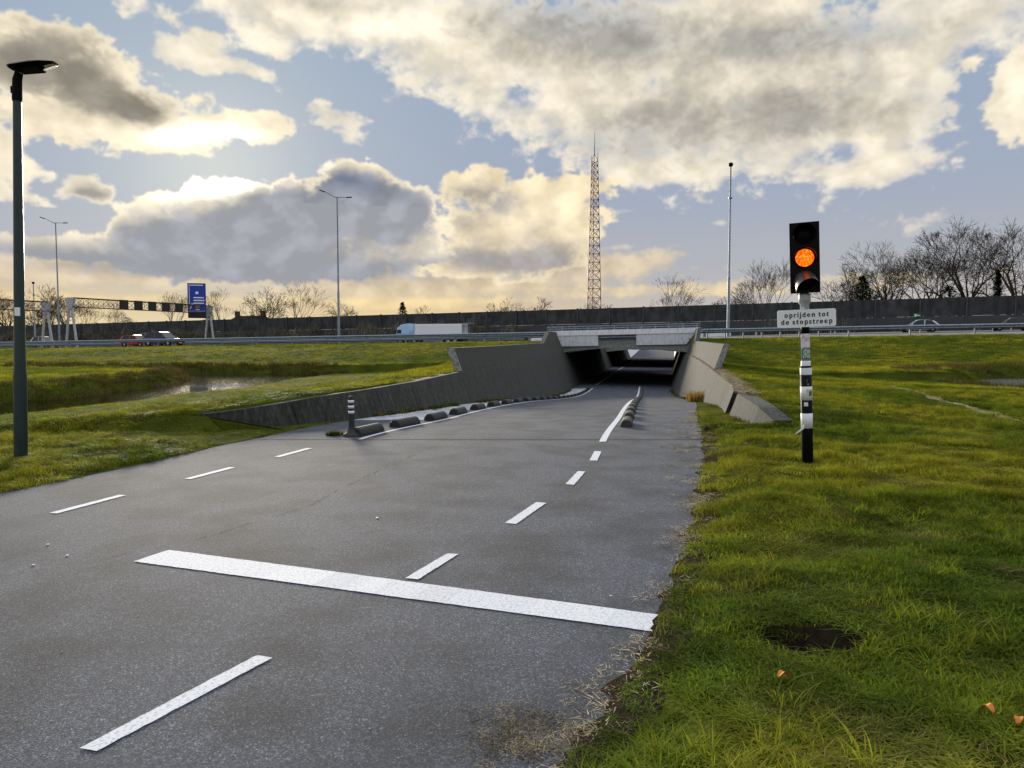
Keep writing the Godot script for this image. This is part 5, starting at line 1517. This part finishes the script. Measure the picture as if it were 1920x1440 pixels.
func bare_tree(label: String, seed_: int, at: Vector3, scale_: float, k: Dictionary) -> Node3D:
	var o := thing("bare_tree", label, "tree", at, 0.0, "bare winter trees behind the noise wall")
	var r := RandomNumberGenerator.new()
	r.seed = seed_
	var stt := S(true)
	var stc := S(true)
	grow(stt, stc, r, Vector3(0, -0.3, 0), Vector3.UP, k.trunk, k.rad, 0, k)
	obj("trunk", stt, M.bark, o)
	obj("crown", stc, M.twig, o)
	o.scale = Vector3.ONE * scale_
	return o

func conifer(label: String, seed_: int, at: Vector3, h: float, w: float, called := "conifer", round_ := false) -> void:
	var o := thing(called, label, "bush" if round_ else "tree", at)
	var r := RandomNumberGenerator.new()
	r.seed = seed_
	var st := S(true)
	tube(st, [Vector3(0, -0.3, 0), Vector3(0, h * 0.95, 0)], [h * 0.022, 0.02], 6)
	for i in 30:
		var y := h * r.randf_range(0.1, 0.9)
		var a := r.randf() * TAU
		bar(st, Vector3(0, y, 0), Vector3(cos(a), 0.15, sin(a)) * w * (1.0 - y / h) * 0.9 + Vector3(0, y, 0), 0.04, 3)
	obj("trunk", st, M.bark, o)
	st = S()
	for i in 2600:
		var f := pow(r.randf(), 1.35)
		var wide: float = w * (sqrt(maxf(0.0, 1.0 - pow(f * 2.0 - 1.0, 2.0))) if round_ else pow(1.0 - f, 0.8)) * (0.75 + 0.25 * sin(f * 23.0 + i % 5))
		var a := r.randf() * TAU
		var q := sqrt(r.randf())
		var p := Vector3(cos(a) * wide * q, 0.06 * h + f * h * 0.94, sin(a) * wide * q)
		var d1 := Vector3(cos(a), r.randf_range(-0.7, 0.5), sin(a)).normalized() * r.randf_range(0.25, 0.6) * h / 11.0
		var d2 := d1.cross(Vector3(r.randf() - 0.5, 1, r.randf() - 0.5)).normalized() * 0.16 * h / 11.0
		var g := r.randf_range(0.7, 1.3)
		st.set_color(Color(0.022 * g, 0.032 * g, 0.012 * g))
		for v in [p - d2, p + d1, p + d2]: st.add_vertex(v)
	obj("crown", st, M.needle, o)

func behind(x_px: float, gap: float) -> Array:   # a place beyond the noise wall in the direction x/z, gap metres behind it
	var d := 135.0 / (1.0 + 0.45 * x_px) + gap
	return [x_px * d, d]

func make_trees() -> void:
	var wide := {"trunk": 3.4, "rad": 0.52, "levels": 8, "first": 5, "kids": 2, "spread": 0.47, "shrink": 0.79, "bend": 0.15, "up": 0.06, "fine": 0.015, "solid": 1, "extra": 0.55}
	var tall := {"trunk": 3.5, "rad": 0.30, "levels": 7, "first": 5, "kids": 2, "spread": 0.36, "shrink": 0.79, "bend": 0.12, "up": 0.14, "fine": 0.016, "solid": 1}
	var bushy := {"trunk": 1.3, "rad": 0.22, "levels": 7, "first": 6, "kids": 2, "spread": 0.55, "shrink": 0.77, "bend": 0.18, "up": 0.08, "fine": 0.012, "solid": 1}
	var kinds := [wide, tall, bushy]
	var protos := []
	# [sideways per metre ahead, gap behind the wall, height, kind, label]
	var list := [
		[0.612, 22.0, 22.5, 0, "tallest wide bare tree at the right, second crown from the right edge"],
		[0.548, 26.0, 19.5, 0, "rounded bare tree left of the tallest right hand tree"],
		[0.508, 34.0, 20.5, 0, "left one of the two rounded bare trees beside the dark evergreen at right"],
		[0.680, 20.0, 21.5, 0, "bare tree at the right edge of the picture"],
		[0.478, 30.0, 15.5, 2, "lower bare tree just right of the broad dark evergreen"],
		[0.436, 24.0, 15.8, 2, "spreading bare tree just right of the traffic light"],
		[0.340, 18.0, 17.3, 1, "slim fan shaped bare tree left of the traffic light"],
		[0.300, 14.0, 12.4, 2, "small rounded tree behind the tall single mast"],
		[0.243, 26.0, 10.6, 2, "low bare tree between the radio mast and the tall single mast"],
		[0.204, 20.0, 14.8, 1, "upright bare tree cluster right of the radio mast"],
		[0.108, 24.0, 10.3, 2, "low bare bush tree at the left foot of the radio mast"],
		[0.028, 26.0, 11.2, 2, "small pale bare tree above the bridge, right of two"],
		[-0.016, 22.0, 10.8, 2, "small pale bare tree above the bridge, left of two"],
		[-0.122, 26.0, 9.6, 2, "faint bare tree beside the small conifer above the lorry, right side"],
		[-0.218, 40.0, 11.9, 2, "faint pale bare tree just right of the middle light mast"],
		[-0.290, 14.0, 15.2, 1, "tall fan shaped bare tree left of the middle light mast"],
		[-0.337, 8.0, 14.2, 2, "dense bare tree behind the dark house roof"],
		[-0.385, 20.0, 15.0, 1, "pale bare tree between the house and the blue sign"],
		[-0.455, 24.0, 15.3, 1, "bare tree behind the lane signals of the gantry"],
		[-0.535, 20.0, 12.8, 1, "thin bare tree seen through the gantry lattice"],
		[-0.570, 24.0, 13.5, 1, "bare tree seen left of the thin one through the gantry lattice"],
		[-0.600, 14.0, 16.8, 2, "dark bare tree between the two gantries"],
		[-0.635, 12.0, 15.6, 2, "dark bare tree above the left gantry leg"],
		[-0.668, 16.0, 15.8, 0, "dark bare tree just right of the green lamp post"],
		[-0.695, 14.0, 15.0, 2, "dark bare tree at the left edge of the picture"],
	]
	var names := {}
	for i in list.size():
		var e: Array = list[i]
		var at := behind(e[0], e[1])
		var key := "%d_%d" % [e[3], i % (3 if e[3] == 0 else 2)]
		var pos := Vector3(at[0], 0.2, -at[1])
		var o: Node3D
		if not names.has(key):
			o = bare_tree(e[4], 100 + i, pos, 1.0, kinds[e[3]])
			var hi := 0.0
			for c in o.get_children(): hi = maxf(hi, (c as MeshInstance3D).mesh.get_aabb().end.y)
			names[key] = [o, hi]
		else:
			o = dup(names[key][0], e[4])
			o.position = pos
		var sc: float = e[2] / names[key][1]
		o.scale = Vector3.ONE * sc
		o.rotation.y = i * 2.1
	var c1 := behind(-0.405, 10.0)
	conifer("dark conifer right beside the blue direction sign", 3, Vector3(c1[0], 0.2, -c1[1]), 9.6, 3.2)
	c1 = behind(-0.1465, 9.0)
	conifer("small pointed conifer above the lorry cab", 4, Vector3(c1[0], 0.2, -c1[1]), 9.4, 3.0)
	c1 = behind(0.468, 14.0)
	conifer("broad dark evergreen right of the traffic light", 5, Vector3(c1[0], 0.2, -c1[1]), 12.4, 5.2)
	c1 = behind(0.583, 8.0)
	conifer("round dark evergreen bush below the tallest right hand tree", 6, Vector3(c1[0], 0.2, -c1[1]), 9.9, 2.2, "evergreen_bush", true)
	c1 = behind(0.648, 8.0)
	conifer("dark ivy covered trunk near the right edge", 8, Vector3(c1[0], 0.2, -c1[1]), 12.0, 0.55, "ivy_trunk", true)
	c1 = behind(-0.515, 6.0)
	conifer("low dark bush behind the wall below the lane signals", 7, Vector3(c1[0], 0.2, -c1[1]), 7.2, 3.6, "evergreen_bush", true)

func make_house() -> void:
	var at := behind(-0.355, 7.0)
	var o := thing("house", "dark house roof with two chimneys showing above the noise wall", "house", Vector3(at[0], 0.2, -at[1] - 2.0), -0.42)
	var st := S()
	box(st, Vector3(0, 2.6, 0), Vector3(9.5, 5.2, 7.0))
	obj("wall", st, M.rust, o)
	st = S()
	loft(st, [[Vector3(-5.2, 5.1, 3.9), Vector3(-3.6, 7.2, 0), Vector3(-5.2, 5.1, -3.9)], [Vector3(5.2, 5.1, 3.9), Vector3(4.4, 7.2, 0), Vector3(5.2, 5.1, -3.9)]])
	var roof := obj("roof", st, M.bark, o)
	for x in [-3.6, 3.9]:
		st = S()
		box(st, Vector3(x, 7.2, 0), Vector3(0.9, 1.9, 0.8), 0.03)
		box(st, Vector3(x, 8.2, 0), Vector3(1.05, 0.12, 0.95), 0.02)
		obj("chimney", st, M.rust, roof)


# ------------------------------------------------------------------ grass and litter
func tuft(seed_: int, blades: int, spread: float, h0: float, h1: float, w: float, segs: int, lean: float) -> ArrayMesh:
	var r := RandomNumberGenerator.new()
	r.seed = seed_
	var st := SurfaceTool.new()
	st.begin(Mesh.PRIMITIVE_TRIANGLES)
	st.set_smooth_group(-1)
	for i in blades:
		var a := r.randf() * TAU
		var q := sqrt(r.randf()) * spread
		var p := Vector3(cos(a) * q, -0.02, sin(a) * q)
		var b := r.randf() * TAU
		var h := r.randf_range(h0, h1)
		var out := Vector3(cos(b), 0, sin(b)) * h * r.randf_range(0.15, 1.0) * lean
		var side := Vector3(-sin(b), 0, cos(b)).rotated(Vector3.UP, r.randf_range(-0.6, 0.6)) * w * r.randf_range(0.7, 1.2)
		var g := r.randf_range(0.6, 1.45)
		st.set_color(Color(g * r.randf_range(0.88, 1.2), g, g * 0.95))
		var prev := [p - side * 0.5, p + side * 0.5]
		for k in range(1, segs + 1):
			var f := k / float(segs)
			var c := p + out * f * f + Vector3(0, h * (f - 0.28 * lean * f * f), 0)
			if k == segs:
				for v in [prev[0], c, prev[1]]: st.add_vertex(v)
			else:
				var ww := side * 0.5 * (1.0 - f * 0.65)
				var cur := [c - ww, c + ww]
				for v in [prev[0], cur[0], cur[1], prev[0], cur[1], prev[1]]: st.add_vertex(v)
				prev = cur
	st.generate_normals()
	return st.commit()

func scatter(called: String, label: String, mesh: Mesh, m: Material, xf: Array, col: PackedColorArray) -> void:
	var mm := MultiMesh.new()
	mm.transform_format = MultiMesh.TRANSFORM_3D
	mm.use_colors = true
	mm.mesh = mesh
	mm.instance_count = xf.size()
	var buf := PackedFloat32Array()
	buf.resize(xf.size() * 16)
	var o := 0
	for i in xf.size():
		var t: Transform3D = xf[i]
		var c := col[i]
		buf[o] = t.basis.x.x; buf[o + 1] = t.basis.y.x; buf[o + 2] = t.basis.z.x; buf[o + 3] = t.origin.x
		buf[o + 4] = t.basis.x.y; buf[o + 5] = t.basis.y.y; buf[o + 6] = t.basis.z.y; buf[o + 7] = t.origin.y
		buf[o + 8] = t.basis.x.z; buf[o + 9] = t.basis.y.z; buf[o + 10] = t.basis.z.z; buf[o + 11] = t.origin.z
		buf[o + 12] = c.r; buf[o + 13] = c.g; buf[o + 14] = c.b; buf[o + 15] = 1.0
		o += 16
	mm.buffer = buf
	var n := MultiMeshInstance3D.new()
	n.name = numbered(called)
	n.multimesh = mm
	n.material_override = m
	add_child(n)
	tag(n, label, "", "", "stuff")

func spot(x: float, y: float, d: float, s: float, sy: float) -> Transform3D:
	var b := Basis(Vector3.UP, rng.randf() * TAU) * Basis(Vector3.RIGHT, rng.randf_range(-0.15, 0.15))
	return Transform3D(b.scaled_local(Vector3(s, s * sy, s)), Vector3(x, y, -d))

func on_grass(x: float, d: float) -> bool:
	if in_cut(d):
		var a := wall_l(d) - LEAN * (top_l(d) - R(d)) - 0.3
		var b := wall_r(d) + LEAN * (top_r(d) - R(d)) + 0.3
		if x > a and x < b: return x > road_r(d) + 0.02 and d < 19.0 and x < wall_r(d) - 0.05 or (x < road_l(d) - 0.05 and d < 15.0 and d > 13.3 and x > wall_l(d))
	elif x > road_l(d) + 0.02 and x < road_r(d) - 0.04 + 0.12 * bump.get_noise_1d(d * 9.0 + 50.0): return false
	var q := st_of(x, d)
	return q.y < -0.5

func grass_color(x: float, d: float) -> Color:
	var a := patch.get_noise_2d(x, d)
	var b := patch.get_noise_2d(x * 3.3 + 70.0, d * 3.3)
	var c := Color(0.120, 0.158, 0.020).lerp(Color(0.235, 0.240, 0.028), s3(-0.25, 0.35, a + b * 0.3))
	c = c.lerp(Color(0.06, 0.105, 0.014), s3(0.05, 0.4, -a + b * 0.4) * 0.7)
	c = c.lerp(Color(0.24, 0.21, 0.08), s3(0.3, 0.6, b - a * 0.25) * (0.4 if d > 4.0 else 0.15))
	var k := rng.randf_range(0.75, 1.25) * 1.12 * clampf(1.0 + 0.9 * patch.get_noise_2d(x * 13.0 - 5.0, d * 13.0), 0.5, 1.5)
	return Color(c.r * k * rng.randf_range(0.9, 1.15), c.g * k, c.b * k)

func make_grass() -> void:
	var path := PackedVector2Array([Vector2(13.6, 9.3), Vector2(15.0, 9.6), Vector2(18.0, 10.3), Vector2(22.2, 11.3)])
	# [from, to, how many tries, tuft size, tuft mesh]
	var near := [tuft(1, 18, 0.055, 0.04, 0.12, 0.008, 3, 1.5), tuft(2, 18, 0.06, 0.035, 0.11, 0.008, 3, 1.7)]
	var mid := tuft(3, 16, 0.09, 0.05, 0.14, 0.010, 2, 1.5)
	var far := tuft(4, 16, 0.22, 0.07, 0.17, 0.016, 2, 0.8)
	var dead := tuft(5, 14, 0.10, 0.03, 0.09, 0.004, 2, 1.8)
	var rings := [[1.3, 3.2, 9000, 0, 1.0], [3.2, 6.0, 18000, 1, 1.05], [6.0, 11.0, 26000, 2, 1.0], [11.0, 22.0, 52000, 2, 1.0], [22.0, 42.0, 60000, 3, 0.75], [42.0, 84.0, 60000, 3, 0.95]]
	var dead_xf := []
	var dead_c := PackedColorArray()
	for g in rings:
		var xf := []
		var cols := PackedColorArray()
		for i in g[2]:
			var d := rng.randf_range(g[0], g[1])
			var x := rng.randf_range(-1.0, 1.0) * (0.74 * d + 1.2)
			if not on_grass(x, d): continue
			var y := ground_y(x, d)
			var thin := patch.get_noise_2d(x * 9.0 + 31.0, d * 9.0)
			if thin > 0.10 and rng.randf() < 0.75 * s3(0.05, 0.35, thin): continue
			if d < 5.0:
				if Vector2((x - 1.57) / 0.28, (d - 3.85) / 0.15).length() < 1.1 + 0.5 * patch.get_noise_2d(x * 12.0, d * 12.0): continue
				if Vector2((x - 1.42) / 0.30, (d - 2.42) / 0.18).length() < 1.0 and rng.randf() < 0.85: continue
			if d > 13.6 and d < 22.2:
				var pd := absf(x - pl(path, d))
				if pd < 0.24 + 0.2 * patch.get_noise_2d(x * 8.0, d * 8.0) and rng.randf() < 0.85: continue
			if y < -0.46: continue
			if (y < -0.15 and rng.randf() < 0.4) or (x > 17.0 and d > 24.0 and d < 30.0 and y < -0.01 and rng.randf() < 0.9): continue
			var edge := absf(x - road_r(d)) if d < 13.0 else 9.0
			var s: float = rng.randf_range(0.7, 1.2) * g[4] * lerpf(0.62, 1.0, s3(0.0, 0.35, edge))
			var hi := 0.95 + (1.7 if d < 20.0 else 1.2) * patch.get_noise_2d(x * 6.0 - 20.0, d * 6.0)
			xf.append(spot(x, y, d, s * (0.6 if y < -0.12 else 0.45 if d > 11.5 and d < 13.3 and x < -3.8 and x > -6.5 else 0.4 if d > 13.3 and d < 15.2 and x < -3.0 and x > wall_l(d) else 1.0), clampf(hi, 0.4, 1.9)))
			cols.append(grass_color(x, d))
			if g[3] < 3 and rng.randf() < 0.16 and not (d < 4.4 and Vector2((x - 1.57) / 0.4, (d - 3.85) / 0.3).length() < 1.0):
				dead_xf.append(spot(x + rng.randf_range(-0.1, 0.1), y, d, s, 0.8))
				var k := rng.randf_range(0.7, 1.2)
				dead_c.append(Color(0.26 * k, 0.20 * k, 0.10 * k))
		scatter("grass", "short green grass on the verges", near[g[3]] if g[3] < 2 else mid if g[3] == 2 else far, M.blade, xf, cols)
	var clump_mesh := tuft(6, 34, 0.07, 0.06, 0.17, 0.007, 3, 1.25)
	var clump_xf := []
	var clump_c := PackedColorArray()
	for i in 9000:
		var d := rng.randf_range(1.8, 20.0)
		var x := rng.randf_range(-1.0, 1.0) * (0.74 * d + 1.0)
		if not on_grass(x, d) or patch.get_noise_2d(x * 2.5 + 9.0, d * 2.5 - 40.0) < 0.02: continue
		if d < 4.4 and Vector2((x - 1.57) / 0.32, (d - 3.85) / 0.2).length() < 1.0: continue
		if d > 11.5 and x < 0.0 and x > -6.5 and d < 15.5: continue
		clump_xf.append(spot(x, ground_y(x, d), d, rng.randf_range(0.6, 1.15), rng.randf_range(0.7, 1.2)))
		var c := grass_color(x, d).lerp(Color(0.21, 0.235, 0.03), 0.5)
		clump_c.append(c)
	scatter("grass", "taller fresh tufts standing out of the short grass", clump_mesh, M.blade, clump_xf, clump_c)
	scatter("dead_grass", "pale dead blades among the grass", dead, M.straw, dead_xf, dead_c)
	# dry cuttings lying along the right edge of the road and on the wall tops
	var st := SurfaceTool.new()
	st.begin(Mesh.PRIMITIVE_TRIANGLES)
	st.set_smooth_group(-1)
	var r := RandomNumberGenerator.new()
	r.seed = 9
	for i in 16:
		var p := Vector3(r.randf_range(-0.09, 0.09), r.randf_range(0.003, 0.025), r.randf_range(-0.09, 0.09))
		var a := r.randf() * TAU
		var e := Vector3(cos(a), r.randf_range(-0.15, 0.25), sin(a)) * r.randf_range(0.03, 0.09)
		var n := Vector3(-sin(a), 0.3, cos(a)) * r.randf_range(0.0015, 0.004)
		var k := r.randf_range(0.6, 1.2)
		st.set_color(Color(k, k, k))
		for v in [p - n, p + e, p + n]: st.add_vertex(v)
	st.generate_normals()
	var straw := st.commit()
	var xs := []
	var cs := PackedColorArray()
	var add := func(x, y, d, s):
		xs.append(spot(x, y, d, s, 1.0))
		var k := rng.randf_range(0.6, 1.2)
		cs.append(Color(0.50 * k, 0.42 * k, 0.27 * k) if rng.randf() < 0.7 else Color(0.12 * k, 0.09 * k, 0.05 * k))
	for i in 5200:
		var d := rng.randf_range(2.3, 19.0)
		var clump := patch.get_noise_2d(d * 9.0, 5.0)
		if rng.randf() > (0.35 + clump * 1.4) * (0.16 + 0.84 * s3(4.0, 9.0, d)): continue
		var wide := 0.16 + 0.45 * s3(7.0, 10.0, d) * s3(19.0, 12.0, d)
		var x := road_r(d) + rng.randfn(0.0, 1.0) * wide * 0.5 - 0.03
		add.call(x, maxf(ground_y(x, d), R(d) + 0.004), d, rng.randf_range(0.4, 0.85))
	for i in 150:   # a clump of torn turf on the asphalt, bottom right
		var p := Vector2(rng.randfn(0.0, 0.13), rng.randfn(0.0, 0.12))
		add.call(0.10 + p.x, R(3.0) + 0.004, 2.92 + p.y, rng.randf_range(0.3, 0.6))
		cs[cs.size() - 1] = cs[cs.size() - 1] * 0.55
	for i in 1500:
		var d := rng.randf_range(16.0, 50.0)
		add.call(wall_r(d) + LEAN * (top_r(d) - R(d)) + rng.randf_range(0.06, 0.4), top_r(d) + 0.03, d, rng.randf_range(0.8, 1.8))
	scatter("dry_litter", "dry straw and grass cuttings along the right edge of the road", straw, M.straw, xs, cs)
	# weeds at the foot of both walls
	var weed := tuft(14, 22, 0.10, 0.05, 0.20, 0.02, 2, 1.0)
	xs = []
	cs = PackedColorArray()
	for i in 900:
		var d := rng.randf_range(13.5, 56.0)
		var right := rng.randf() < 0.45
		if patch.get_noise_2d(d * 2.0, 90.0 if right else 10.0) < -0.05: continue
		var x := wall_r(d) - absf(rng.randfn(0.0, 0.14)) if right else wall_l(d) + absf(rng.randfn(0.0, 0.12))
		xs.append(spot(x, R(d) + 0.01, d, rng.randf_range(0.5, 1.1), 1.0))
		cs.append(Color(0.05, 0.075, 0.015) if rng.randf() < 0.7 else Color(0.19, 0.13, 0.06))
	for i in 16:
		var d := 12.62 + rng.randfn(0.0, 0.05)
		xs.append(spot(-3.02 + rng.randfn(0.0, 0.07), 0.01, d, rng.randf_range(0.4, 0.8), 1.0))
		cs.append(Color(0.05, 0.06, 0.015))
	for i in 14:
		var d := 27.0 + rng.randfn(0.0, 0.4)
		xs.append(spot(wall_r(d) - 0.15 + rng.randfn(0.0, 0.08), R(d), d, 2.2, 1.6))
		cs.append(Color(0.26, 0.16, 0.08))
	scatter("weeds", "low weeds and moss at the foot of the retaining walls", weed, M.blade, xs, cs)
	# rough tall grass and reed on the banks of the ditches
	var reed := tuft(15, 26, 0.28, 0.12, 0.38, 0.018, 3, 0.8)
	xs = []
	cs = PackedColorArray()
	for i in 16000:
		var lft := rng.randf() < 0.8
		var x := rng.randf_range(-34.0, -10.0) if lft else rng.randf_range(17.0, 34.0)
		var d := rng.randf_range(19.0, 56.0) if lft else rng.randf_range(26.0, 42.0)
		var g := pond_gap(pond_l if lft else pond_r, Vector2(x, d))
		if g < -0.1 or g > (1.5 if lft else 3.2): continue
		# only the far and island side is overgrown; the near bank is grazed short
		var over := (x < -15.6 and d < 46.0) or d > 47.0 if lft else d > 33.0 or x < 20.5
		if not over: continue
		if not lft and d < 33.0 and rng.randf() < 0.5: continue
		var tall := 1.0 if lft else 0.9
		xs.append(spot(x, ground_y(x, d), d, rng.randf_range(0.7, 1.15) * tall, 1.0 if d < 47.0 or not lft else 1.25))
		var k := rng.randf_range(0.6, 1.2)
		cs.append(Color(0.11 * k, 0.095 * k, 0.03 * k) if rng.randf() < 0.55 else Color(0.17 * k, 0.125 * k, 0.06 * k) if rng.randf() < 0.7 else Color(0.07 * k, 0.09 * k, 0.015 * k))
	scatter("reeds", "rough brown reed and tall grass on the ditch banks", reed, M.straw, xs, cs)
	# scrub on the bank in front of the noise wall
	var scrub := tuft(16, 30, 0.9, 0.4, 1.9, 0.06, 3, 0.8)
	xs = []
	cs = PackedColorArray()
	for i in 9000:
		var x := rng.randf_range(-175.0, 95.0)
		var q := st_of(x, 135.0 - 0.45 * x)
		if q.x > -19.0 and q.x < 17.0: continue
		var d: float = 135.0 - 0.45 * x - rng.randf_range(0.6, 8.5)
		if st_of(x, d).y < 61.4: continue
		var n := patch.get_noise_2d(x * 0.9, d)
		xs.append(spot(x, ground_y(x, d) - 0.1, d, rng.randf_range(0.6, 1.1) * (1.0 + n), 1.0 + n * 1.2))
		var k := rng.randf_range(0.6, 1.3) * (1.0 + n * 0.8)
		cs.append(Color(0.09 * k, 0.085 * k, 0.07 * k) if rng.randf() < 0.7 else Color(0.16 * k, 0.15 * k, 0.125 * k))
	scatter("scrub", "grey winter scrub on the bank in front of the noise wall", scrub, M.straw, xs, cs)
	# fallen leaves and grit
	for e in [[1.22, 3.26, 0.4, "single curled orange leaf on the grass near the dark hole"], [1.98, 3.03, 1.9, "upper one of two orange leaves at the lower right corner"], [2.05, 2.93, 0.9, "orange leaf lowest at the right edge of the grass"]]:
		var lf := S()
		var secs := []
		for k in 7:
			var f := k / 6.0
			var w := 0.019 * sin(PI * (0.12 + 0.84 * f)) * (1.0 + 0.25 * sin(f * 17.0))
			var y := 0.05 + 0.022 * sin(f * 4.6)
			secs.append([Vector3(f * 0.075 - 0.035, y + 0.008, -w), Vector3(f * 0.075 - 0.035, y, 0), Vector3(f * 0.075 - 0.035, y + 0.012, w), Vector3(f * 0.075 - 0.035, y + 0.004, 0)])
		loft(lf, secs)
		var lo := obj("fallen_leaf", lf, M.leaf)
		lo.position = Vector3(e[0], ground_y(e[0], e[1]), -e[1])
		lo.rotation.y = e[2]
		tag(lo, e[3], "leaf", "orange leaves lying on the grass")
	var sx := []
	var sc := PackedColorArray()
	var stone := tuft(21, 1, 0.0, 0.01, 0.012, 0.012, 1, 0.5)
	var ss := S()
	box(ss, Vector3(0, 0.003, 0), Vector3(0.016, 0.008, 0.012), 0.003)
	ss.generate_normals()
	for e in [[-1.22, 6.66, 1.8], [-3.65, 5.78, 1.3], [-3.32, 5.48, 1.3], [-3.42, 5.24, 1.2], [0.62, 4.6, 0.9], [-2.9, 7.4, 0.9], [-5.6, 6.3, 0.8]]:
		sx.append(spot(e[0], R(e[1]) + 0.003, e[1], e[2], 0.7))
		sc.append(Color(0.75, 0.75, 0.75))
	for i in 420:
		var d := rng.randf_range(2.4, 11.5)
		sx.append(spot(rng.randf_range(-0.75 * d, road_r(d)), R(d) + 0.002, d, rng.randf_range(0.15, 0.5), 0.8))
		var k := rng.randf_range(0.1, 0.45)
		sc.append(Color(k, k, k * 0.95))
	scatter("grit", "small pale stones and grit lying on the asphalt", ss.commit(), M.grit, sx, sc)


# ------------------------------------------------------------------ everything
func more_materials() -> void:
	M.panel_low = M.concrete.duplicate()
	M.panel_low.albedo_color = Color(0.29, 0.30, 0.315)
	M.marking_new = M.marking.duplicate()
	M.marking_new.albedo_color = Color(0.80, 0.81, 0.825)
	M.marking_old = M.marking.duplicate()
	M.marking_old.albedo_color = Color(0.755, 0.765, 0.79)
	M.panel_post = mat(Color(0.2, 0.22, 0.24), 0.6)
	M.signal_box = mat(Color(0.10, 0.085, 0.075), 0.6)
	M.hood = mat(Color(0.10, 0.105, 0.12), 0.42)
	M.hood.cull_mode = BaseMaterial3D.CULL_DISABLED
	M.lens_red = mat(Color(0.05, 0.012, 0.01), 0.4)
	M.lens_red.metallic_specular = 0.2
	M.lens_green = mat(Color(0.012, 0.03, 0.022), 0.4)
	M.lens_green.metallic_specular = 0.2
	M.lens_amber = mat(Color(0.5, 0.2, 0.03), 0.3)
	M.lens_amber.emission_enabled = true
	M.lens_amber.emission_texture = ntex(61, 0.05, [[0.0, Color(0.75, 0.14, 0.0)], [0.45, Color(0.95, 0.30, 0.02)], [0.75, Color(1.0, 0.48, 0.06)], [1.0, Color(1.0, 0.72, 0.2)]], FastNoiseLite.TYPE_SIMPLEX, 2, 128)
	M.lens_amber.emission_operator = BaseMaterial3D.EMISSION_OP_ADD
	M.lens_amber.emission = Color.BLACK
	M.lens_amber.emission_energy_multiplier = 0.55
	M.lens_amber.uv1_triplanar = true
	M.lens_amber.uv1_scale = Vector3.ONE * 3.5
	var shine := func(c, rough): 
		var m := mat(c, rough)
		m.clearcoat_enabled = true
		m.clearcoat = 0.15
		m.clearcoat_roughness = 0.2
		return m
	M.car_blue = shine.call(Color(0.20, 0.27, 0.36), 0.5)
	M.car_red = shine.call(Color(0.68, 0.06, 0.13), 0.5)
	M.car_white = shine.call(Color(0.72, 0.73, 0.75), 0.5)
	M.car_dark = shine.call(Color(0.22, 0.04, 0.07), 0.4)
	M.truck_white = mat(Color(0.86, 0.86, 0.88), 0.5)
	M.truck_blue = shine.call(Color(0.10, 0.38, 0.72), 0.4)
	M.truck_pale = shine.call(Color(0.62, 0.76, 0.88), 0.4)
	M.leaf = dress(mat(Color(0.90, 0.55, 0.19), 0.8), ntex(71, 0.05, [[0.0, 0.6], [1.0, 1.0]]), 12.0, null, 0, false)
	M.grit = mat(Color.WHITE, 0.8)
	M.grit.vertex_color_use_as_albedo = true

func _ready() -> void:
	rng.seed = 12
	bump.seed = 5
	bump.frequency = 0.09
	bump.fractal_octaves = 4
	patch.seed = 6
	patch.frequency = 0.14
	patch.fractal_octaves = 4
	camera_and_light()
	materials()
	more_materials()
	make_ground()
	make_road()
	make_motorway()
	make_walls()
	make_bridge()
	make_rails()
	make_noise_wall()
	make_house()
	make_tower()
	make_gantries()
	make_exit_sign()
	make_mast(-73.95, 122.0, 21.0, "tall double armed light mast at the left above the gantry", true)
	make_mast(-23.18, 100.0, 20.9, "tall double armed light mast in the middle beside the lorry", true, 1.2)
	make_mast(24.3, 84.0, 21.4, "tall single grey mast with a small round head right of the radio mast", false, 2.0)
	make_mast(-95.8, 150.0, 13.5, "short distant light mast just right of the green lamp post", false, 0.2)
	make_trees()
	make_vehicles()
	make_street_lamp()
	make_traffic_light()
	make_blocks()
	make_post()
	make_grass()
